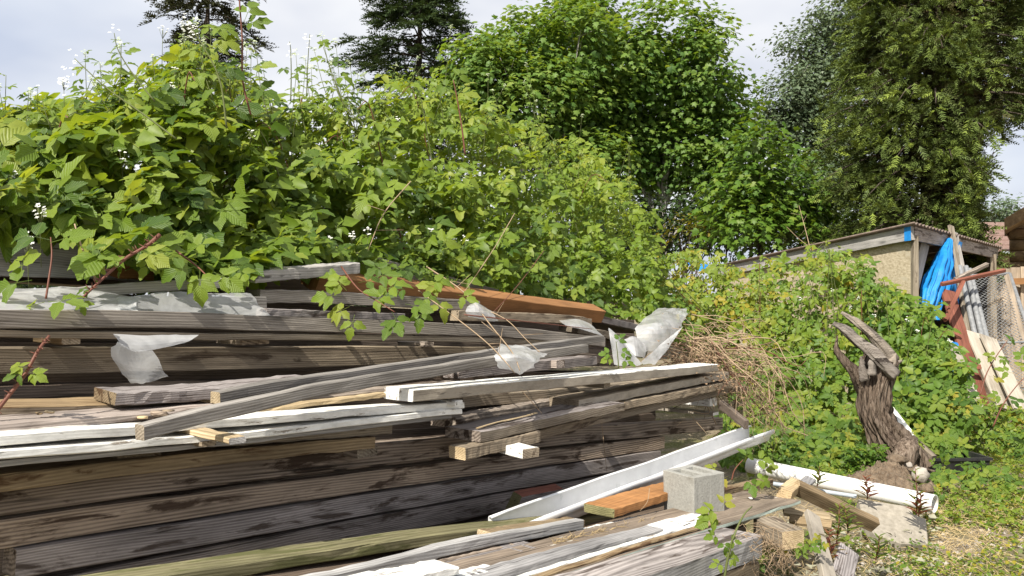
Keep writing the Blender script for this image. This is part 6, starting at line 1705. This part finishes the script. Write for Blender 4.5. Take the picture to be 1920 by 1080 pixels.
M['poplar'] = leafmat('grey green crown', [(0, (0.070, 0.110, 0.058)), (0.5, (0.130, 0.180, 0.098)), (1, (0.22, 0.265, 0.155))], (0.19, 0.22, 0.16), False, 0.32, 0.5, tcol=(1.2, 1.2, 0.7))
M['autumn'] = leafmat('yellowing shrub crown', [(0, (0.07, 0.10, 0.02)), (0.5, (0.19, 0.19, 0.03)), (0.8, (0.38, 0.26, 0.03)), (1, (0.45, 0.17, 0.03))], None, False, 0.35, 0.5)
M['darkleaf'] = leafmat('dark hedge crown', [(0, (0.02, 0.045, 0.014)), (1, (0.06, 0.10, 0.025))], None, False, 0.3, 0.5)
BK_PALE = rough('pale maple bark', (0.20, 0.185, 0.165), (0.42, 0.40, 0.37), 9.0, 0.5, 0.9, 0.02, stretch=(3, 3, 0.6))
BK_DARK = rough('dark bark', (0.035, 0.026, 0.02), (0.10, 0.08, 0.062), 8.0, 0.8, 0.95, 0.03, stretch=(3, 3, 0.5))
TG = 'trees behind the lumber yard'
broad_tree('maple_tree', 'big round maple at centre right with pale forked trunk', 'tree', 18.0,
           [(1255, 75, 95, 80), (1180, 130, 85, 95), (1320, 120, 80, 90), (1240, 190, 110, 110), (1345, 215, 70, 90), (1165, 235, 75, 80), (1290, 285, 105, 75), (1350, 300, 62, 62), (1200, 300, 60, 60)], (1222, 420), 17500, 0.130, MAPLE, 'maple', 0.52, 41, BK_PALE, r0=0.13, group=TG, n_limbs=16, topbias=0.15, gap=-0.32, spread=0.105)
broad_tree('maple_tree', 'maple left of the round one with a lighter ragged top', 'tree', 17.0,
           [(985, 95, 75, 75), (910, 140, 70, 80), (1080, 85, 70, 85), (1000, 190, 100, 80), (900, 215, 70, 60), (1085, 195, 80, 90), (1040, 275, 90, 60), (1120, 300, 60, 50), (850, 200, 40, 60), (1110, 360, 70, 50)], (1040, 430), 17000, 0.126, MAPLE, 'maple', 0.58, 42, BK_PALE, r0=0.13, group=TG, n_limbs=12, topbias=0.15, gap=-0.32, spread=0.105)
broad_tree('maple_tree', 'lime green ragged top tree rising between the two maples', 'tree', 19.5,
           [(1075, 60, 45, 55), (1110, 40, 40, 60), (1050, 40, 25, 40), (1040, 110, 60, 60)], (1080, 430), 2600, 0.14, MAPLE, 'limey', 0.35, 43, BK_PALE, r0=0.10, group=TG, gap=-0.2)
broad_tree('young_maple', 'small bright green maple in front of the spruce, left of the shed', 'tree', 14.0,
           [(1420, 300, 40, 45), (1400, 365, 70, 55), (1450, 380, 75, 60), (1385, 430, 65, 50), (1455, 450, 60, 40), (1430, 260, 20, 30)], (1420, 480), 3400, 0.125, MAPLE, 'limey', 0.50, 44, BK_DARK, r0=0.05, group=TG, hang=0.7, gap=-0.3)
broad_tree('young_maple', 'loose light green sapling between small maple and spruce', 'tree', 15.0,
           [(1510, 370, 45, 75), (1540, 420, 55, 50), (1490, 430, 45, 40), (1500, 300, 28, 40)], (1515, 480), 1700, 0.10, MAPLE, 'limey', 0.40, 45, BK_DARK, r0=0.035, group=TG, gap=-0.1)
broad_tree('poplar_tree', 'grey green fine leaved poplar behind the spruce', 'tree', 27.0,
           [(1500, 110, 45, 70), (1480, 190, 55, 75), (1545, 160, 55, 90), (1520, 250, 80, 80), (1580, 30, 50, 60), (1575, 270, 60, 80), (1600, 100, 50, 90), (1460, 240, 35, 50), (1540, 340, 80, 60)], (1530, 470), 30000, 0.135, OVAL, 'poplar', 0.45, 46, BK_PALE, r0=0.16, group=TG, gap=-0.22, freq=0.9, n_limbs=16, spread=0.17)
broad_tree('autumn_shrub', 'shrub with yellow and orange leaves under the maples', 'shrub', 14.5,
           [(1285, 430, 40, 30), (1265, 450, 35, 30), (1310, 450, 30, 30)], (1285, 520), 1100, 0.075, OVAL, 'autumn', 0.45, 47, BK_DARK, r0=0.03, group=TG)
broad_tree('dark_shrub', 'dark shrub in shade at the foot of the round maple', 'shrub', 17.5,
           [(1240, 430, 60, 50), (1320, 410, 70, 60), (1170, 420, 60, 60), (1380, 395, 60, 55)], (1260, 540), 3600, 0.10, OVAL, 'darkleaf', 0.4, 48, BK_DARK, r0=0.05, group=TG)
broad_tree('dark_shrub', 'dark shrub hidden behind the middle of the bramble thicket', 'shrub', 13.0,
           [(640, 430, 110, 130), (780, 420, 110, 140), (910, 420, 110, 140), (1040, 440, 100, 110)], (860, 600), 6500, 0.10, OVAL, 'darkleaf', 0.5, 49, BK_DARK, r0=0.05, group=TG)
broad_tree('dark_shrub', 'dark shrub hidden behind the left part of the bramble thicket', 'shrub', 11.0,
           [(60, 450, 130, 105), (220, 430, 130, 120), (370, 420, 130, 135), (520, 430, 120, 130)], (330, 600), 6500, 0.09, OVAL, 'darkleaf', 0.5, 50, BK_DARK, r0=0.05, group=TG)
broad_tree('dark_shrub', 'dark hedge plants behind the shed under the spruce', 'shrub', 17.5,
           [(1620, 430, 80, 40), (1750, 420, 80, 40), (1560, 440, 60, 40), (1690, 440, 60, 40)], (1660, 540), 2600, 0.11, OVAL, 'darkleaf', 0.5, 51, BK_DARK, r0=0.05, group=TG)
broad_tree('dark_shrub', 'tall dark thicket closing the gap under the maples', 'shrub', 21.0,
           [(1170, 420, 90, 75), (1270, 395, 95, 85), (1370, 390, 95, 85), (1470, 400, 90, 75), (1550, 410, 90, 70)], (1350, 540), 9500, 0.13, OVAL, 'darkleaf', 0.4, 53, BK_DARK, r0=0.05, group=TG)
broad_tree('far_tree', 'far bluish green tree beyond the shed at the right', 'tree', 34.0,
           [(1855, 405, 40, 28), (1885, 395, 30, 22), (1830, 420, 35, 20)], (1860, 520), 1800, 0.16, OVAL, 'poplar', 0.25, 52, BK_DARK, r0=0.12, group=TG)

# conifers -----------------------------------------------------------------
def spray(seed, n=9, w=0.30, needles=True):
    """a flat twig with side twigs and needles, base at origin, tip +y, length 1"""
    rr = random.Random(seed); V, T, U = [], [], []
    def blade(p, q, wd, up):
        p, q = Vector(p), Vector(q); a = q - p; s = a.cross(Vector(up)).normalized() * wd
        k = len(V); V.extend([p - s, p + s, q]); U.extend([(0, 0), (1, 0), (0.5, 1)]); T.append((k, k + 1, k + 2))
    blade((0, 0, 0), (0, 1, -0.08), 0.035, (0, 0, 1)); blade((0, 0, 0), (0, 1, -0.08), 0.035, (1, 0, 0.2))
    for i in range(n):
        t = (i + 0.6) / n
        for s in (-1, 1):
            L = w * (1.15 - 0.65 * t) * rr.uniform(0.75, 1.2)
            p = (0, t * 0.95, -0.08 * t * t); q = (s * L * 0.8, t * 0.95 + L * 0.75, -0.08 * t * t - L * rr.uniform(0.0, 0.4) + 0.05)
            blade(p, q, 0.055, (0, 0, 1))
            if i % 2: blade(p, (s * L * 0.35, q[1], p[2] + L * 0.45), 0.045, (s, 0, 0.3))
    return np.array([tuple(v) for v in V]), np.array(T), np.array(U)
SPRAY = [spray(1), spray(2, 8, 0.34), spray(3, 10, 0.26)]
SPRAY_L = [spray(4, 5, 0.36), spray(5, 5, 0.30)]

def conifer(name, label, d, base_px, top_z, z0, rad_fn, n_br, per, size, mat, tint, seed, droop=0.25, bark=None, r0=0.25, group=TG, tmpl=SPRAY, tip_tint=0.3, gapf=0.0, wid=0.42, droopy=0.25, azs=None, fluff=0.03, ruff=0.3):
    g = np.random.default_rng(seed); rr = random.Random(seed)
    b = P(*base_px, d); b.z = gz(b.x, b.y) - 0.05
    root = empty(name, b, label, 'tree', group)
    link('trunk', Tubes().add([b, b + Vector((0, 0, top_z * 0.5)), b + Vector((0.05, 0, top_z))], r0, 0.02, n=12, jit=0.06).mesh('trunk'), root, bark or BK_DARK)
    POS, NN, HH, SS, TT = [], [], [], [], []
    tb = Tubes()
    for k in range(n_br):
        z = z0 + (top_z - z0) * ((k + rr.random()) / n_br) ** 1.05
        az = rr.uniform(0, 2 * math.pi) if azs is None else azs(rr)
        if rr.random() < gapf: continue
        L = rad_fn(z, az) * rr.uniform(0.72, 1.1)
        if L < 0.15: continue
        o = Vector((math.cos(az), math.sin(az), 0)); side = Vector((-o.y, o.x, 0))
        s = b + Vector((0, 0, z))
        rise = rr.uniform(0.02, 0.25)
        fn = lambda t: s + o * (L * t) + Vector((0, 0, L * (rise * t - (droop + rise) * t * t)))
        tb.add([fn(t) for t in (0, 0.3, 0.6, 0.85, 1)], 0.012 + 0.022 * L / 2.5, 0.004, n=5)
        for q in range(per):
            t = 0.18 + 0.82 * rr.random() ** 0.75
            p = fn(t); sw = L * wid * (1.08 - t) * rr.uniform(-1, 1)
            p = p + side * sw + Vector((0, 0, -abs(sw) * droopy + rr.uniform(-1.6, 1) * fluff))
            h = o * rr.uniform(0.4, 1.0) + side * (0.9 * np.sign(sw) * rr.random()) + Vector((0, 0, rr.uniform(-0.55, 0.15) - droopy * 0.5))
            nn = Vector((rr.gauss(0, ruff), rr.gauss(0, ruff), 1.0)) + o * 0.25
            POS.append(p); HH.append(h); NN.append(nn); SS.append(size * rr.uniform(0.65, 1.3)); TT.append(min(1, max(0, rr.gauss(tint, 0.13) + tip_tint * (t - 0.6))))
    link('limbs', tb.mesh('limbs'), root, bark or BK_DARK)
    POS = np.array(POS); NN = np.array(NN); HH = np.array(HH); SS = np.array(SS); TT = np.array(TT)
    V, T, U, Ti = place(tmpl, g.integers(0, len(tmpl), len(POS)), orient(NN, HH), SS, POS, TT)
    o = link('crown', npmesh('crown', V, T, U, Ti), root, M[mat]); o['kind'] = 'stuff'
    return root
M['spruce'] = leafmat('spruce needles', [(0, (0.120, 0.085, 0.045)), (0.25, (0.075, 0.085, 0.028)), (0.6, (0.092, 0.132, 0.032)), (1, (0.215, 0.275, 0.044))], None, False, 0.12, 0.6, spec=0.2)
M['fir'] = leafmat('dark fir needles', [(0, (0.018, 0.032, 0.015)), (0.5, (0.036, 0.064, 0.025)), (1, (0.075, 0.112, 0.040))], None, False, 0.10, 0.6, spec=0.2)
M['dryfir'] = leafmat('olive grey fir needles', [(0, (0.040, 0.042, 0.022)), (0.5, (0.060, 0.068, 0.032)), (1, (0.10, 0.105, 0.05))], None, False, 0.10, 0.6, spec=0.2)

sp_x = P(1755, 500, 13.0).x
def spruce_rad(z, az):
    r = 1.85 if z > 2.9 else 1.3 + 0.55 * max(0, (z - 2.0)) / 0.9
    r = r if z < 5.6 else 1.85 * max(0.06, 1 - (z - 5.6) / 6.0)
    if math.cos(az) > 0.1 and z < 4.5: r *= 0.34
    return r
conifer('spruce_tree', 'huge spruce at right with yellow green tips over the shed', 13.0, (1755, 480), 10.6, 2.1, spruce_rad, 420, 88, 0.20, 'spruce', 0.38, 61, droop=0.26, r0=0.30, tip_tint=0.85, wid=0.42, droopy=0.36, fluff=0.20, ruff=0.85, tmpl=SPRAY_L)
conifer('spruce_tree', 'second spruce behind the huge one at the right edge', 15.5, (1995, 480), 11.5, 5.3, lambda z, az: 2.4 if z < 7 else 2.4 * max(0.05, 1 - (z - 7) / 4), 170, 30, 0.32, 'fir', 0.5, 62, droop=0.30, r0=0.25)
conifer('fir_tree', 'dark fir with a flat spreading top left of the maples', 30.0, (785, 500), 15.2, 6.6, lambda z, az: 2.75 if z < 11.2 else 2.75 * max(0.15, 1 - (z - 11.2) / 5.2), 160, 44, 0.50, 'fir', 0.72, 63, droop=0.12, r0=0.30, tmpl=SPRAY_L, tip_tint=0.4, gapf=0.10, wid=0.45)
conifer('fir_tree', 'slim olive grey fir with drooping boughs behind the left bramble', 24.0, (385, 500), 13.0, 4.6, lambda z, az: (1.85 if z < 8.4 else 1.15 if z < 9.2 else 1.75 if z < 10.4 else 1.5) * (0.8 + 0.3 * math.sin(az * 3 + z * 2)), 120, 32, 0.40, 'dryfir', 0.35, 64, droop=0.45, r0=0.22, tmpl=SPRAY_L, gapf=0.08, droopy=0.5)
conifer('fir_tree', 'conifer tip peeking out behind the maples', 27.0, (1130, 500), 11.9, 5.0, lambda z, az: max(0.15, 0.30 * (12.1 - z)), 70, 20, 0.45, 'fir', 0.75, 65, droop=0.2, r0=0.2, tmpl=SPRAY_L)
conifer('fir_tree', 'far dark conifer at the left picture edge', 40.0, (12, 540), 11.0, 1.0, lambda z, az: max(0.2, 0.24 * (11.4 - z)), 80, 18, 0.7, 'fir', 0.4, 66, droop=0.3, r0=0.2, tmpl=SPRAY_L)
for k, (px, tz, lab) in enumerate([(90, 6.5, 'far conifer low behind the left bramble'), (640, 6.8, 'far conifer low behind the bramble left of the fir')]):
    conifer('fir_tree', lab, 45.0, (px, 540), tz, 0.6, lambda z, az: max(0.3, 0.36 * (tz + 0.4 - z)), 60, 16, 0.9, 'fir', 0.5, 70 + k, droop=0.3, r0=0.2, tmpl=SPRAY_L)

# orange flowers at the far left behind the pile
def flower_pot():
    rr = random.Random(5)
    c = P(8, 415, 4.6)
    root = empty('flowering_plant', Vector((c.x, c.y, 0)), 'plant with orange and yellow blooms at the far left edge', 'plant')
    link('stem', Tubes().add([Vector((c.x, c.y, 0)), c], 0.008, 0.004, n=5).mesh('stem'), root, M['cane_green'])
    mo = plain('orange blooms', (0.72, 0.27, 0.01), 0.6)
    for (x, y) in [(8, 428), (14, 430), (4, 410), (16, 412), (0, 420)]:
        V, T = flower_mesh([P(x, y, 4.6) + Vector((rr.gauss(0, 0.008), rr.gauss(0, 0.008), rr.gauss(0, 0.008))) for _ in range(6)], 0.018, rr)
        link('bloom', pymesh('bloom', V, T), root, mo)
flower_pot()
